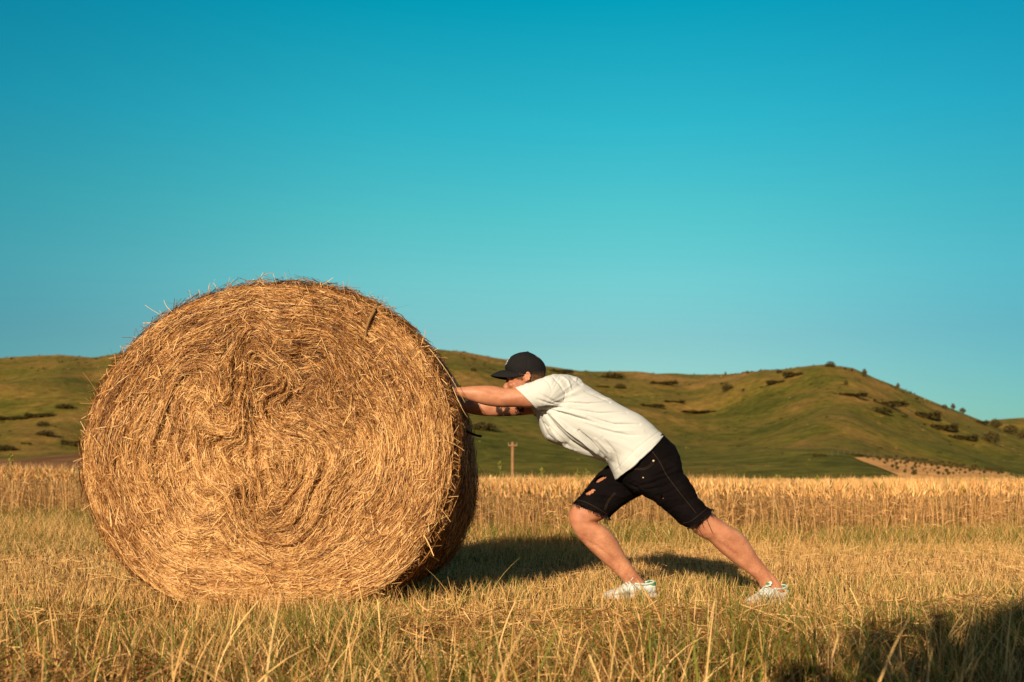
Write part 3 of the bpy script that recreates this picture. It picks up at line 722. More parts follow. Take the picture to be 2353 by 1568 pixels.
    # loose ends standing off the rim and side
    n = 8000; a = np.where(rng.random(n) < .3, rng.normal(size=n) * .6, rng.random(n) * 2 * math.pi); yy = np.where(rng.random(n) < .45, BY0 + .02 + .12 * rng.random(n), BY0 + (BY1 - BY0) * rng.random(n)); K = 5
    tz = np.where(rng.random(n) < .5, 1, -1); L = .02 + .07 * rng.random(n) ** 2.2; L *= np.where((np.cos(a) > .35) & (np.sin(a) < .75), .6, 1); L[:160] *= 1.9
    base = np.stack([BC[0] + bale_R(a) * np.cos(a) + flank(a, yy), yy, BC[2] + bale_R(a) * np.sin(a)], -1); rad = np.stack([np.cos(a), 0 * a, np.sin(a)], -1); tan = np.stack([-np.sin(a), 0 * a, np.cos(a)], -1) * tz[:, None]
    d = unit(rad * (.25 + .8 * rng.random(n))[:, None] + tan * (.9 * rng.random(n) + .3)[:, None] + np.array([0, 1., 0]) * rng.normal(size=(n, 1)) * .35); dr = unit(rng.normal(size=(n, 3)))
    t = np.linspace(0, 1, K)[None, :, None]; P3 = base[:, None] + d[:, None] * L[:, None, None] * t + dr[:, None] * (L * .3)[:, None, None] * t ** 2
    sd = unit(np.cross(d, rng.normal(size=(n, 3)))); V, Q = ribbons(P3, np.repeat((.0014 + .0016 * rng.random(n))[:, None], K, 1), np.repeat(sd[:, None], K, 1)); b.add(V, Q, np.repeat(bale_col(n, np.full(n, .5)), K * 2, 0))
    # wisps poking out of the end face and trailing at its foot
    n = 2600; q = np.sqrt(rng.random(n)) * .97; a = rng.random(n) * 6.283; u, v = q * bale_R(a) * np.cos(a), q * bale_R(a) * np.sin(a)
    base = np.stack([BC[0] + u, face_y(u, v) + .004, BC[2] + v], -1); d = unit(rng.normal(size=(n, 3)) * [1, .35, 1] + [0, -.35, 0]); L = .03 + .12 * rng.random(n) ** 2
    P3 = base[:, None] + d[:, None] * L[:, None, None] * t + np.array([0, 0, -1.])[None, None] * (L * .25)[:, None, None] * t ** 2
    sd = unit(np.cross(d, rng.normal(size=(n, 3)))); V, Q = ribbons(P3, np.repeat((.0018 + .002 * rng.random(n))[:, None], K, 1), np.repeat(sd[:, None], K, 1)); b.add(V, Q, np.repeat(bale_col(n, np.full(n, .7)), K * 2, 0))
    # long strays on the right flank
    for (p0, p1, p2, Y) in (((985, 800), (1030, 850), (1068, 925), 5.05), ((1040, 890), (1062, 945), (1075, 960), 5.06), ((1085, 1040), (1100, 1070), (1120, 1105), 5.7), ((1080, 1090), (1086, 1100), (1095, 1102), 5.8), ((985, 823), (1000, 823), (1028, 823), 5.2), ((600, 640), (615, 633), (632, 627), 5.1), ((1060, 1200), (1068, 1160), (1075, 1110), 5.6), ((480, 690), (485, 660), (484, 650), 5.1), ((1050, 1150), (1048, 1200), (1040, 1240), 5.3)):
        A, B_, D = P(*p0, Y), P(*p1, Y), P(*p2, Y); tt = np.linspace(0, 1, 9)[:, None]; path = (1 - tt) ** 2 * A + 2 * tt * (1 - tt) * B_ + tt ** 2 * D; path[:, 1] -= .03 * np.sin(tt[:, 0] * 3)
        dd = unit(path[-1:] - path[:1]); s1 = unit(np.cross(dd, [[0, 1., 0]])); V, Q = ribbons(path[None], np.linspace(.003, .002, 9)[None], np.repeat(s1[:, None], 9, 1)); b.add(V, Q, np.array([.6, .4, .16]))
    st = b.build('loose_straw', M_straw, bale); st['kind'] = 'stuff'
    # dark twig at the flank and the woody stem lying on the end
    def twig(name, pts, r0, r1, col):
        bm = bmesh.new(); rings = []
        pts = [Vector(p) for p in pts]
        for k, p in enumerate(pts):
            d = (pts[min(k + 1, len(pts) - 1)] - pts[max(k - 1, 0)]).normalized(); s = d.orthogonal().normalized(); u = d.cross(s); r = r0 + (r1 - r0) * k / (len(pts) - 1)
            rings.append([bm.verts.new(p + (s * math.cos(a) + u * math.sin(a)) * r * random.uniform(.8, 1.2)) for a in np.linspace(0, 2 * math.pi, 8, endpoint=False)])
        for a, c in zip(rings, rings[1:]):
            for i in range(8): bm.faces.new((a[i], a[(i + 1) % 8], c[(i + 1) % 8], c[i]))
        bm.faces.new(rings[0][::-1]); bm.faces.new(rings[-1]); me = bpy.data.meshes.new(name); bm.to_mesh(me); bm.free()
        me.materials.append(mat_plain(name, col, .85, .15, bump=.5, bscale=60, var=.3, vscale=20)); o = bpy.data.objects.new(name, me); C.objects.link(o); o.parent = bale; return o
    def onface(px, py, dy):
        p = P(px, py, BY0); p[1] = float(face_y(p[0] - BC[0], p[2] - BC[2])) - dy; return p
    tw = twig('stem', [onface(861, 700, .015), onface(860, 716, .03), onface(852, 735, .032), onface(846, 755, .03), onface(838, 788, .012)], .011, .006, (.30, .16, .06)); tw['label'] = 'knobbly brown plant stem lying on the upper right of the bale end'
    tw = twig('twig', [P(1055, 985, 5.5), P(1085, 997, 5.45), P(1095, 1001, 5.43), P(1106, 1003, 5.42)], .005, .007, (.03, .02, .015)); tw['label'] = 'dark twig sticking out of the bale flank'
    return bale
build_bale()

# ------------------------------------------------------------------ the man
def catmull(A, k):
    A = np.asarray(A, float); n = len(A); out_ = []
    for i in range(n - 1):
        p0 = A[max(i - 1, 0)]; p1 = A[i]; p2 = A[i + 1]; p3 = A[min(i + 2, n - 1)]
        for j in range(k):
            t = j / k; out_.append(.5 * (2 * p1 + (p2 - p0) * t + (2 * p0 - 5 * p1 + 4 * p2 - p3) * t * t + (3 * p1 - p0 - 3 * p2 + p3) * t ** 3))
    out_.append(A[-1]); return np.array(out_)
def loft_rings(secs, k=5, n=32, ex=1.0):
    """secs: (ax,ay,bx,by,Y,half depth) picture pairs at depth Y -> rings (m,n,3)"""
    A = catmull(secs, k); th = np.linspace(0, 2 * math.pi, n, endpoint=False)
    c, s = np.cos(th), np.sin(th); c = np.sign(c) * np.abs(c) ** ex; s = np.sign(s) * np.abs(s) ** ex
    Rg = []
    for ax, ay, bx, by, Y, hd in A:
        a, b = P(ax, ay, Y), P(bx, by, Y); m = (a + b) / 2; u = (a - b) / 2
        Rg.append(m[None] + c[:, None] * u[None] + s[:, None] * np.array([0, hd, 0])[None])
    return np.array(Rg)
class Solid:
    def __init__(s): s.V = []; s.F = []; s.n = 0
    def rings(s, Rg, hollow_end=0, hollow_start=0):
        Rg = list(Rg)
        if hollow_end:
            c = Rg[-1].mean(0); d = unit(Rg[-1].mean(0) - Rg[-3].mean(0)); Rg += [c + (Rg[-1] - c) * .86, c + (Rg[-1] - c) * .84 - d * hollow_end]
        if hollow_start:
            c = Rg[0].mean(0); d = unit(Rg[0].mean(0) - Rg[2].mean(0)); Rg = [c + (Rg[0] - c) * .84 - d * hollow_start, c + (Rg[0] - c) * .86] + Rg
        Rg = np.array(Rg); m, n, _ = Rg.shape; o = s.n
        s.V.append(Rg.reshape(-1, 3)); i = np.arange(n)
        for j in range(m - 1):
            for q in range(n): s.F.append((o + j * n + q, o + j * n + (q + 1) % n, o + (j + 1) * n + (q + 1) % n, o + (j + 1) * n + q))
        s.F.append(tuple(o + q for q in range(n))[::-1]); s.F.append(tuple(o + (m - 1) * n + q for q in range(n))); s.n += m * n
    def loft(s, secs, k=5, n=32, ex=1.0, he=0, hs=0): s.rings(loft_rings(secs, k, n, ex), he, hs)
    def ball(s, c, r, M=None):
        th = np.linspace(0, math.pi, 12)[1:-1]; ph = np.linspace(0, 2 * math.pi, 18, endpoint=False); r = np.array(r, float)
        Rg = np.array([[np.array([math.sin(t) * math.cos(p), math.sin(t) * math.sin(p), math.cos(t)]) * r for p in ph] for t in th])
        if M is not None: Rg = Rg @ np.array(M).T
        s.rings(Rg + np.array(c))
    def tube(s, pts, rad, n=12, k=4):
        A = catmull(np.concatenate([np.asarray(pts, float), np.asarray(rad, float)[:, None]], 1), k); Rg = []
        for i in range(len(A)):
            d = unit(A[min(i + 1, len(A) - 1), :3] - A[max(i - 1, 0), :3]); ref = np.array([.13, .9, .4]); u = unit(np.cross(d, ref)); v = np.cross(d, u); th = np.linspace(0, 2 * math.pi, n, endpoint=False)
            Rg.append(A[i, :3] + A[i, 3] * (np.cos(th)[:, None] * u + np.sin(th)[:, None] * v))
        Rg = np.array(Rg); c0 = A[0, :3]; c1 = A[-1, :3]; d0 = unit(A[0, :3] - A[1, :3]); d1 = unit(A[-1, :3] - A[-2, :3])
        Rg = np.concatenate([[c0 + (Rg[0] - c0) * .5 + d0 * A[0, 3] * .8, c0 + (Rg[0] - c0) * .85 + d0 * A[0, 3] * .45], Rg, [c1 + (Rg[-1] - c1) * .85 + d1 * A[-1, 3] * .45, c1 + (Rg[-1] - c1) * .5 + d1 * A[-1, 3] * .8]])
        s.rings(Rg)
    def mesh(s, name, voxel, smooth=4, sf=.5):
        me = bpy.data.meshes.new(name); me.from_pydata([tuple(v) for v in np.concatenate(s.V)], [], s.F); me.update()
        bm = bmesh.new(); bm.from_mesh(me); bmesh.ops.recalc_face_normals(bm, faces=bm.faces); bm.to_mesh(me); bm.free()
        o = bpy.data.objects.new(name, me); C.objects.link(o)
        r = o.modifiers.new('r', 'REMESH'); r.mode = 'VOXEL'; r.voxel_size = voxel; r.use_smooth_shade = True
        if smooth: q = o.modifiers.new('s', 'SMOOTH'); q.factor = sf; q.iterations = smooth
        dg = bpy.context.evaluated_depsgraph_get(); me2 = bpy.data.meshes.new_from_object(o.evaluated_get(dg)); bpy.data.objects.remove(o); bpy.data.meshes.remove(me)
        me2.name = name; me2.polygons.foreach_set('use_smooth', np.ones(len(me2.polygons), bool)); return me2
def get_co(me): a = np.empty(len(me.vertices) * 3, np.float32); me.vertices.foreach_get('co', a); return a.reshape(-1, 3).astype(float)
def get_no(me): a = np.empty(len(me.vertices) * 3, np.float32); me.vertex_normals.foreach_get('vector', a); return a.reshape(-1, 3).astype(float)
def set_co(me, v): me.vertices.foreach_set('co', v.astype(np.float32).ravel()); me.update()
def to_px(v): return np.stack([CX + v[:, 0] / v[:, 1] * F, HY - (v[:, 2] - H) / v[:, 1] * F], -1)
def poly_dist(p, line):
    d = np.full(len(p), 1e9); line = np.asarray(line, float); tpar = np.zeros(len(p)); n = len(line) - 1
    for i in range(n):
        a, b = line[i], line[i + 1]; ab = b - a; t = np.clip(((p - a) @ ab) / (ab @ ab), 0, 1); q = np.linalg.norm(p - (a + t[:, None] * ab), axis=1); k = q < d; d[k] = q[k]; tpar[k] = (i + t[k]) / n
    return d, tpar

YM = 5.35   # the man's mid plane
def mat_skin():
    m, n, l, b = new_mat('skin')
    t = n.new('ShaderNodeTexCoord'); nz = n.new('ShaderNodeTexNoise'); nz.inputs['Scale'].default_value = 14; nz.inputs['Detail'].default_value = 8; l.new(t.outputs['Object'], nz.inputs['Vector'])
    r = n.new('ShaderNodeValToRGB')
    for e, (p, c) in zip(r.color_ramp.elements, [(.3, (.37, .135, .072)), (.7, (.58, .265, .145))]): e.position = p; e.color = (*c, 1)
    l.new(nz.outputs[0], r.inputs[0])
    a = n.new('ShaderNodeAttribute'); a.attribute_name = 'Col'      # ink of the tattoo, with painted shade / hairiness of the shins
    mx = n.new('ShaderNodeMix'); mx.data_type = 'RGBA'; mx.blend_type = 'MULTIPLY'; mx.inputs[0].default_value = 1
    l.new(r.outputs[0], mx.inputs[6]); l.new(a.outputs['Color'], mx.inputs[7]); l.new(mx.outputs[2], b.inputs['Base Color'])
    n2 = n.new('ShaderNodeTexNoise'); n2.inputs['Scale'].default_value = 160; l.new(t.outputs['Object'], n2.inputs['Vector']); bp = n.new('ShaderNodeBump'); bp.inputs['Strength'].default_value = .2; bp.inputs['Distance'].default_value = .002
    l.new(n2.outputs[0], bp.inputs['Height']); l.new(bp.outputs[0], b.inputs['Normal'])
    b.inputs['Roughness'].default_value = .5; b.inputs['Specular IOR Level'].default_value = .35
    b.inputs['Subsurface Weight'].default_value = .12; b.inputs['Subsurface Radius'].default_value = (.012, .004, .002); b.inputs['Subsurface Scale'].default_value = 1
    return m
M_skin = mat_skin()

def hand(sol, wrist, fdir, pdir, side, mirror):
    """wrist point, finger direction, palm normal (towards what is touched), side vector (towards the thumb)"""
    w0 = np.array(wrist, float); f = unit(np.array(fdir, float)); p = unit(np.array(pdir, float)); p = unit(p - f * (p @ f)); s = np.cross(f, p) * mirror
    def L(a, b, c): return w0 + f * a + s * b + p * c
    th = np.linspace(0, 2 * math.pi, 20, endpoint=False); Rg = []
    for a, hw, ht, c in ((-.025, .026, .021, -.004), (0, .028, .020, 0), (.03, .038, .017, .002), (.065, .042, .015, .003), (.095, .041, .0125, .003), (.105, .036, .009, .003)):
        Rg.append(np.array([L(a, hw * np.sign(math.cos(q)) * abs(math.cos(q)) ** .8, c + ht * math.sin(q)) for q in th]))
    sol.rings(np.array(Rg))
    for b, ln, r, sp in ((.031, .072, .0088, .14), (.011, .080, .0092, .03), (-.010, .075, .0088, -.06), (-.029, .060, .0078, -.18)):
        pts = []; rad = []
        for q, cu in ((-.02, 0), (.0, 0), (.38, .004), (.70, .013), (1.0, .024)):
            pts.append(L(.095 + ln * q, b + sp * ln * q, .002 + cu * .8 - (.004 if 0 < q < .5 else 0))); rad.append(r * (1.08 - .28 * max(q, 0)))
        sol.tube(pts, rad, 10, 3)
    pts = [L(.008, .020, .006), L(.032, .042, .010), L(.058, .060, .012), L(.080, .070, .016)]; sol.tube(pts, [.015, .0135, .0112, .009], 10, 3)

def build_man():
    sk = Solid(); Y1, Y2 = 5.165, 5.54
    # trunk and neck
    sk.loft([(1246, 930, 1300, 880, YM, .13), (1270, 955, 1335, 894, YM, .165), (1308, 985, 1385, 925, YM, .155), (1352, 1015, 1430, 955, YM, .14), (1405, 1048, 1482, 992, YM, .14), (1440, 1080, 1524, 1030, YM, .15), (1455, 1115, 1545, 1070, YM, .14), (1475, 1124, 1540, 1098, YM, .10)], 5, 36, .9)
    sk.loft([(1200, 905, 1240, 866, YM, .056), (1222, 922, 1258, 872, YM, .060), (1248, 940, 1285, 876, YM, .085)], 5, 28)
    # head
    sk.loft([(1211, 813, 1214, 813, YM, .008), (1190, 819, 1236, 820, YM, .054), (1177, 833, 1248, 836, YM, .072), (1170, 850, 1250, 852, YM, .077), (1168, 864, 1248, 867, YM, .0765), (1166, 874, 1243, 880, YM, .073), (1166, 888, 1236, 890, YM, .068), (1165, 900, 1226, 899, YM, .061), (1167, 911, 1214, 907, YM, .052), (1169, 919, 1203, 913, YM, .038), (1175, 922, 1192, 917, YM, .02)], 4, 36, .93)
    sk.loft([(1163, 874, 1172, 874, YM, .008), (1160, 881, 1174, 881, YM, .011), (1156, 888, 1176, 888, YM, .016), (1157, 892, 1176, 892, YM, .017), (1164, 895, 1176, 895, YM, .011)], 4, 20)
    for s in (-1, 1):
        sk.ball(P(1170, 868, YM) + [0, s * .030, 0], (.012, .026, .009)); sk.ball(P(1176, 887, YM) + [0, s * .045, 0], (.017, .018, .016))   # brow, cheekbone
        sk.ball(P(1162, 892, YM) + [0, s * .012, 0], (.009, .007, .007))                                                             # nostril wing
        ec = P(1211, 869, YM) + [0, s * .077, 0]
        sk.ball(ec + [0, s * .001, 0], (.011, .005, .022)); an = np.linspace(-2.3, 2.4, 9)                                          # ear and its rim
        sk.tube([ec + [.013 * math.cos(q) + .003, s * .008, .022 * math.sin(q) + .001] for q in an], [.0042] * 9, 8, 2)
        sk.ball(ec + [-.007, s * .006, -.023], (.008, .006, .009))
        sk.ball(ec + [-.012, s * .004, -.002], (.005, .005, .008))
    sk.ball(P(1164, 902, YM), (.010, .021, .006)); sk.ball(P(1165, 907.5, YM), (.009, .019, .006)); sk.ball(P(1171, 917, YM), (.013, .018, .011))
    # near (left) arm, shoulder to wrist
    sk.loft([(1310, 890, 1305, 945, 5.24, .05), (1280, 880, 1275, 938, 5.20, .056), (1240, 884, 1245, 936, Y1, .052), (1205, 890, 1210, 937, Y1, .048), (1183, 893, 1186, 936, Y1, .045), (1160, 892, 1160, 936, Y1, .044), (1142, 888.5, 1142, 935.5, Y1, .044), (1120, 886.5, 1120, 932.5, Y1, .043), (1098, 887, 1098, 927, Y1, .040), (1076, 888.5, 1076, 920, Y1, .034), (1056, 890, 1056, 913, Y1, .028), (1044, 891, 1044, 912, Y1, .028), (1038, 891, 1038, 912, Y1, .027)], 4, 28)
    hx = BC[0] + .93
    hand(sk, P(1040, 902, Y1), (.02, .97, .22), (-1, 0, .1), None, 1)
    # far (right) arm
    sk.loft([(1310, 900, 1305, 950, 5.46, .05), (1275, 905, 1275, 952, 5.51, .054), (1230, 910, 1230, 952, Y2, .049), (1200, 913, 1200, 955, Y2, .046), (1183, 914, 1183, 956, Y2, .044), (1160, 913, 1160, 957, Y2, .043), (1136, 913, 1136, 957.5, Y2, .043), (1110, 915, 1110, 956, Y2, .040), (1088, 918, 1088, 953, Y2, .034), (1070, 921, 1070, 948, Y2, .028), (1057, 922, 1057, 945, Y2, .027), (1050, 923, 1050, 944, Y2, .027)], 4, 28)
    hand(sk, P(1053, 933, Y2), (.02, .95, .30), (-1, 0, .1), None, -1)
    # trailing (left, near) leg
    YL, YR = 5.26, 5.46
    sk.loft([(1470, 1105, 1545, 1062, 5.29, .085), (1508, 1148, 1578, 1110, 5.27, .085), (1558, 1192, 1620, 1166, YL, .074), (1583, 1212, 1638, 1180, YL, .063), (1599, 1226.5, 1656, 1195, YL, .058), (1612, 1235, 1673, 1207.5, YL, .057), (1630, 1244, 1697, 1221, YL, .057), (1651, 1265, 1716, 1238, YL, .055), (1684, 1292, 1739, 1276, YL, .045), (1714, 1314, 1763, 1306, YL, .036), (1736, 1332, 1784, 1328, YL, .031), (1748, 1350, 1796, 1344, YL, .033), (1752, 1366, 1806, 1360, YL, .033)], 4, 28)
    # leading (right, far) leg
    sk.loft([(1402, 1080, 1478, 1130, 5.445, .088), (1372, 1103, 1444, 1153, 5.458, .088), (1344, 1136, 1412, 1173, YR, .082), (1318, 1160, 1394, 1188, YR, .068), (1308.5, 1180, 1379, 1197, YR, .062), (1307.5, 1194, 1372, 1202, YR, .060), (1313, 1210, 1390, 1210, YR, .058), (1328, 1235, 1415, 1236, YR, .057), (1353, 1262, 1427, 1258, YR, .053), (1383, 1290, 1439, 1280, YR, .044), (1410, 1314, 1459, 1309, YR, .036), (1430, 1334, 1478, 1333, YR, .031), (1438, 1350, 1487, 1347, YR, .033), (1440, 1364, 1494, 1360, YR, .033)], 4, 28)
    # kneecap, shin and calf relief
    sk.ball(P(1316, 1190, YR), (.020, .034, .042))
    me = sk.mesh('person', .0052, 3, .5); v = get_co(me); no = get_no(me); px = to_px(v)
    def groove(line, wpx, dep, cond):
        d, t = poly_dist(px, line); k = np.exp(-(d / wpx) ** 2) * np.sin(np.clip(t, 0.02, .98) * math.pi) ** .5 * cond; return no * (k * dep)[:, None]
    near_arm = (np.abs(v[:, 1] - Y1) < .07) & (px[:, 0] < 1240) & (no[:, 1] < 0); fr = (v[:, 1] > 5.37) & (px[:, 1] > 1185) & (no[:, 1] < .2); re = (v[:, 1] < 5.36) & (px[:, 1] > 1200) & (no[:, 1] < .2)
    dv = groove([(1100, 893), (1140, 905), (1165, 908)], 4, -.004, near_arm) + groove([(1135, 922), (1150, 912), (1190, 905)], 7, -.003, near_arm) + groove([(1080, 898), (1130, 900)], 8, .003, near_arm)
    dv += groove([(1340, 1240), (1375, 1258), (1412, 1290), (1440, 1320)], 5, -.006, fr) + groove([(1372, 1199), (1355, 1205), (1340, 1203)], 5, -.006, fr) + groove([(1385, 1225), (1408, 1260)], 9, .005, fr)
    dv += groove([(1640, 1240), (1690, 1275), (1730, 1310)], 6, -.006, re) + groove([(1660, 1215), (1700, 1245)], 9, .004, re) + groove([(1768, 1320), (1784, 1345)], 3, -.005, re)
    head = (np.abs(v[:, 1] - YM) < .1) & (px[:, 0] < 1225) & (px[:, 1] < 925)
    for s in (-1, 1): dv += groove([(1172, 875), (1180, 875)], 4.2, -.006, head & (s * (v[:, 1] - YM) > .015) & (np.abs(v[:, 1] - YM) < .06))
    dv += groove([(1160, 905), (1174, 905.5)], 1.4, -.003, head)
    set_co(me, v + dv)
    # tattoo on the far forearm with the near arm's shade painted in, dark patch further up, sparse dark hair on the shins
    col = np.ones((len(v), 4), np.float32); ink_shade = (v[:, 1] > 5.45) & (px[:, 0] > 1138) & (px[:, 0] < 1176) & (px[:, 1] > 925) & (px[:, 1] < 965)
    pat = fbm(px[:, 0] * .16, px[:, 1] * .16 + v[:, 1] * 40, 3); cx = np.clip(1.25 - ((px[:, 0] - 1157) / 19) ** 2, 0, 1); k = ink_shade & (pat * cx > .30); col[k, :3] = (.10, .11, .13); k = (v[:, 1] > 5.45) & (px[:, 0] > 1184) & (px[:, 0] < 1204) & (px[:, 1] > 925) & (px[:, 1] < 965) & (pat > .40); col[k, :3] = (.13, .13, .15)
    k = (px[:, 1] > 1225) & (px[:, 1] < 1335); hair = np.clip((fbm(px[:, 0] * .7, px[:, 1] * .7, 3) - .5) * 1.2, 0, .2); col[k, :3] *= (1 - hair[k])[:, None]
    brow = head & (np.abs(v[:, 1] - YM) > .012) & (np.abs(v[:, 1] - YM) < .055) & (px[:, 1] > 865) & (px[:, 1] < 869.5) & (px[:, 0] < 1178); col[brow, :3] = (.35, .25, .2)
    lips = (np.abs(v[:, 1] - YM) < .022) & (px[:, 0] < 1169) & (px[:, 1] > 899) & (px[:, 1] < 911); col[lips, :3] = (.85, .62, .6)
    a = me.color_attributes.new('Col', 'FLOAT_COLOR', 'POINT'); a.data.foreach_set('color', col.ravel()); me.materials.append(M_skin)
    man = bpy.data.objects.new('person', me); C.objects.link(man)
    tag(man, 'man in white t-shirt, torn black shorts and black cap leaning to push the hay bale', 'person')
    def child(name, me_or, mat=None, parent=man, label=None):
        o = bpy.data.objects.new(name, me_or); C.objects.link(o); o.parent = parent
        if mat: me_or.materials.clear(); me_or.materials.append(mat)
        if label: o['label'] = label
        return o
    # eyes
    me_eye = mat_plain('eye', (.5, .47, .43), .2, .5)
    for s in (-1, 1):
        bm = bmesh.new(); bmesh.ops.create_uvsphere(bm, u_segments=16, v_segments=10, radius=.0105, matrix=Matrix.Translation(P(1173.5, 875.5, YM) + [0, s * .031, 0])); m2 = bpy.data.meshes.new('eye'); bm.to_mesh(m2); bm.free()
        for p in m2.polygons: p.use_smooth = True
        child('eye', m2, me_eye)
    # ---------------- t-shirt
    sh = Solid()
    sh.loft([(1226, 902, 1256, 867, YM, .070), (1226, 918, 1272, 861.5, YM, .120), (1227, 934, 1296, 861, YM, .175), (1230, 948, 1321, 867, YM, .196), (1237, 970, 1345, 885, YM, .202), (1247, 997, 1380, 907, YM, .200), (1263, 1015, 1408, 923, YM, .196), (1300, 1029, 1436, 939, YM, .190), (1345, 1045, 1466, 951, YM, .185), (1380, 1058, 1494, 972, YM, .182), (1397, 1068, 1508, 985, YM, .180), (1407, 1087, 1517, 993, YM, .182), (1414, 1103, 1525, 1000, YM, .183)], 5, 48, .86, he=.03)
    sh.loft([(1325, 868, 1320, 955, 5.28, .10), (1300, 862, 1296, 950, 5.24, .095), (1272, 862, 1275, 945, 5.195, .082), (1240, 870, 1254, 942, 5.17, .069), (1212, 881, 1243, 942, Y1, .062), (1183, 891.5, 1233, 942.5, Y1, .058)], 5, 36, he=.03)
    sh.loft([(1320, 880, 1320, 965, 5.43, .10), (1290, 882, 1290, 960, 5.49, .085), (1255, 892, 1258, 958, 5.53, .068), (1225, 902, 1240, 958, Y2, .060), (1205, 908, 1228, 957, Y2, .056)], 5, 36, he=.03)
    me = sh.mesh('t_shirt', .0040, 5, .5); v = get_co(me); no = get_no(me); px = to_px(v); near = np.clip(-no[:, 1] * 2 + .3, 0, 1) * (v[:, 1] < YM + .05)
    dv = np.zeros(len(v))
    FOLDS = [([(1238, 940), (1262, 937), (1290, 938)], 4, -.014), ([(1262, 941), (1310, 955), (1366, 972)], 2.4, -.010), ([(1264, 937), (1312, 949), (1370, 966)], 3, .006), ([(1250, 948), (1275, 980), (1310, 1014), (1390, 1061)], 3.6, -.022), ([(1262, 985), (1300, 1022), (1385, 1060)], 4, .014), ([(1264, 948), (1302, 986), (1374, 1038)], 6, .015),
             ([(1331, 990), (1360, 1018), (1392, 1056)], 3, -.015), ([(1322, 992), (1352, 1022), (1385, 1052)], 4, .006), ([(1242, 962), (1258, 1000), (1275, 1014)], 3, -.006), ([(1250, 972), (1280, 1008), (1320, 1030)], 2.5, -.007),
             ([(1240, 905), (1275, 925), (1300, 928)], 4, -.005), ([(1235, 918), (1262, 928), (1282, 932)], 3, -.005), ([(1300, 925), (1350, 928), (1400, 925)], 2.8, -.007), ([(1310, 940), (1375, 950), (1440, 948)], 3, -.007), ([(1300, 905), (1340, 915), (1385, 917)], 3, -.003), ([(1345, 900), (1375, 912), (1400, 925)], 3, -.004),
             ([(1350, 958), (1410, 975), (1470, 975)], 3.4, -.008), ([(1345, 968), (1410, 990), (1480, 990)], 5, .004), ([(1375, 985), (1440, 1000), (1490, 1000)], 3, -.004), ([(1370, 1010), (1400, 1040), (1410, 1085)], 5, .006), ([(1385, 1005), (1412, 1040), (1422, 1080)], 4, -.005), ([(1268, 865), (1285, 880), (1300, 905)], 3, -.004), ([(1290, 864), (1305, 876), (1312, 895)], 3.5, .005), ([(1300, 898), (1296, 920), (1298, 935)], 1.4, -.0025), ([(1246, 868), (1262, 880), (1268, 895)], 2.5, -.003), ([(1310, 866), (1322, 873), (1335, 885)], 3, -.006), ([(1320, 862), (1333, 874), (1342, 884)], 2.5, .005)]
    for line, wpx, dep in FOLDS:
        d, t = poly_dist(px, line); dv += 1.45 * dep * np.exp(-(d / (wpx * .75)) ** 2) * np.clip(np.sin(np.clip(t, .06, .94) * math.pi), .1, 1) ** .6 * near
    # soft cloth creases fanning from armpit to hem
    ux = (px[:, 0] - 1245); uy = (px[:, 1] - 938); ang = np.arctan2(uy, ux + 1e-6); rad = np.hypot(ux, uy); dv += (fbm(ang * 9 + 5, rad * .012 + 3, 3) - .5) * .014 * np.clip(rad / 120, .15, 1)
    hemd, _ = poly_dist(px, [(1522, 997), (1469, 1038), (1411, 1098)]); dv += -.0022 * np.exp(-((hemd - 9) / 1.2) ** 2) * near     # stitched hem line
    cufd, _ = poly_dist(px, [(1183, 891), (1233, 942)]); dv += -.0018 * np.exp(-((cufd - 7) / 1.2) ** 2) * near
    v2 = v + no * dv[:, None]; set_co(me, v2)
    M_shirt = mat_plain('white_cotton', (.595, .60, .58), .9, .1, bump=.12, bscale=420, var=.02, vscale=3)
    child('t_shirt', me, M_shirt)
    # ---------------- shorts
    so = Solid()
    so.loft([(1425, 1050, 1520, 997, YM, .155), (1422, 1080, 1546, 1021, YM, .165), (1428, 1108, 1560, 1046, 5.335, .165), (1452, 1130, 1565, 1070, 5.30, .14), (1476, 1139, 1571, 1088, 5.275, .112), (1500, 1151.5, 1583, 1104, YL, .105), (1526, 1173, 1602, 1138, YL, .099), (1549, 1191, 1619, 1161, YL, .096), (1564, 1205, 1629, 1167, YL, .094), (1579, 1214, 1637, 1170, YL, .093)], 5, 40, .9, he=.03)
    so.loft([(1450, 1045, 1535, 1112, 5.40, .125), (1420, 1056, 1500, 1128, 5.42, .115), (1396, 1069, 1474, 1139, 5.44, .108), (1366, 1097, 1440, 1157, YR, .100), (1337, 1135, 1413, 1177, YR, .094), (1317, 1156, 1402, 1191, YR, .090)], 5, 40, .9, he=.03)
    me = so.mesh('shorts', .0050, 3, .5); v = get_co(me); no = get_no(me); px = to_px(v); near = np.clip(-no[:, 1] * 2 + .3, 0, 1); dv = np.zeros(len(v))
    SF = [([(1455, 1120), (1500, 1110), (1560, 1085)], 4, -.007), ([(1470, 1128), (1520, 1120), (1570, 1098)], 3.5, -.006), ([(1490, 1100), (1530, 1085), (1562, 1068)], 4, -.006), ([(1500, 1145), (1540, 1130), (1580, 1105)], 4, -.005), ([(1535, 1172), (1570, 1160), (1605, 1140)], 4, -.004), ([(1435, 1110), (1455, 1085), (1475, 1055)], 4, -.006), ([(1476, 1139), (1462, 1122), (1440, 1112)], 3, -.012), ([(1390, 1110), (1420, 1112), (1455, 1118)], 4, .005), ([(1355, 1135), (1390, 1138), (1440, 1140)], 4, .005), ([(1345, 1148), (1380, 1156), (1410, 1168)], 3, -.004), ([(1480, 1075), (1520, 1060), (1550, 1040)], 4, -.004)]
    for line, wpx, dep in SF:
        d, t = poly_dist(px, line); dv += dep * np.exp(-(d / wpx) ** 2) * np.sin(np.clip(t, .05, .95) * math.pi) ** .6 * near
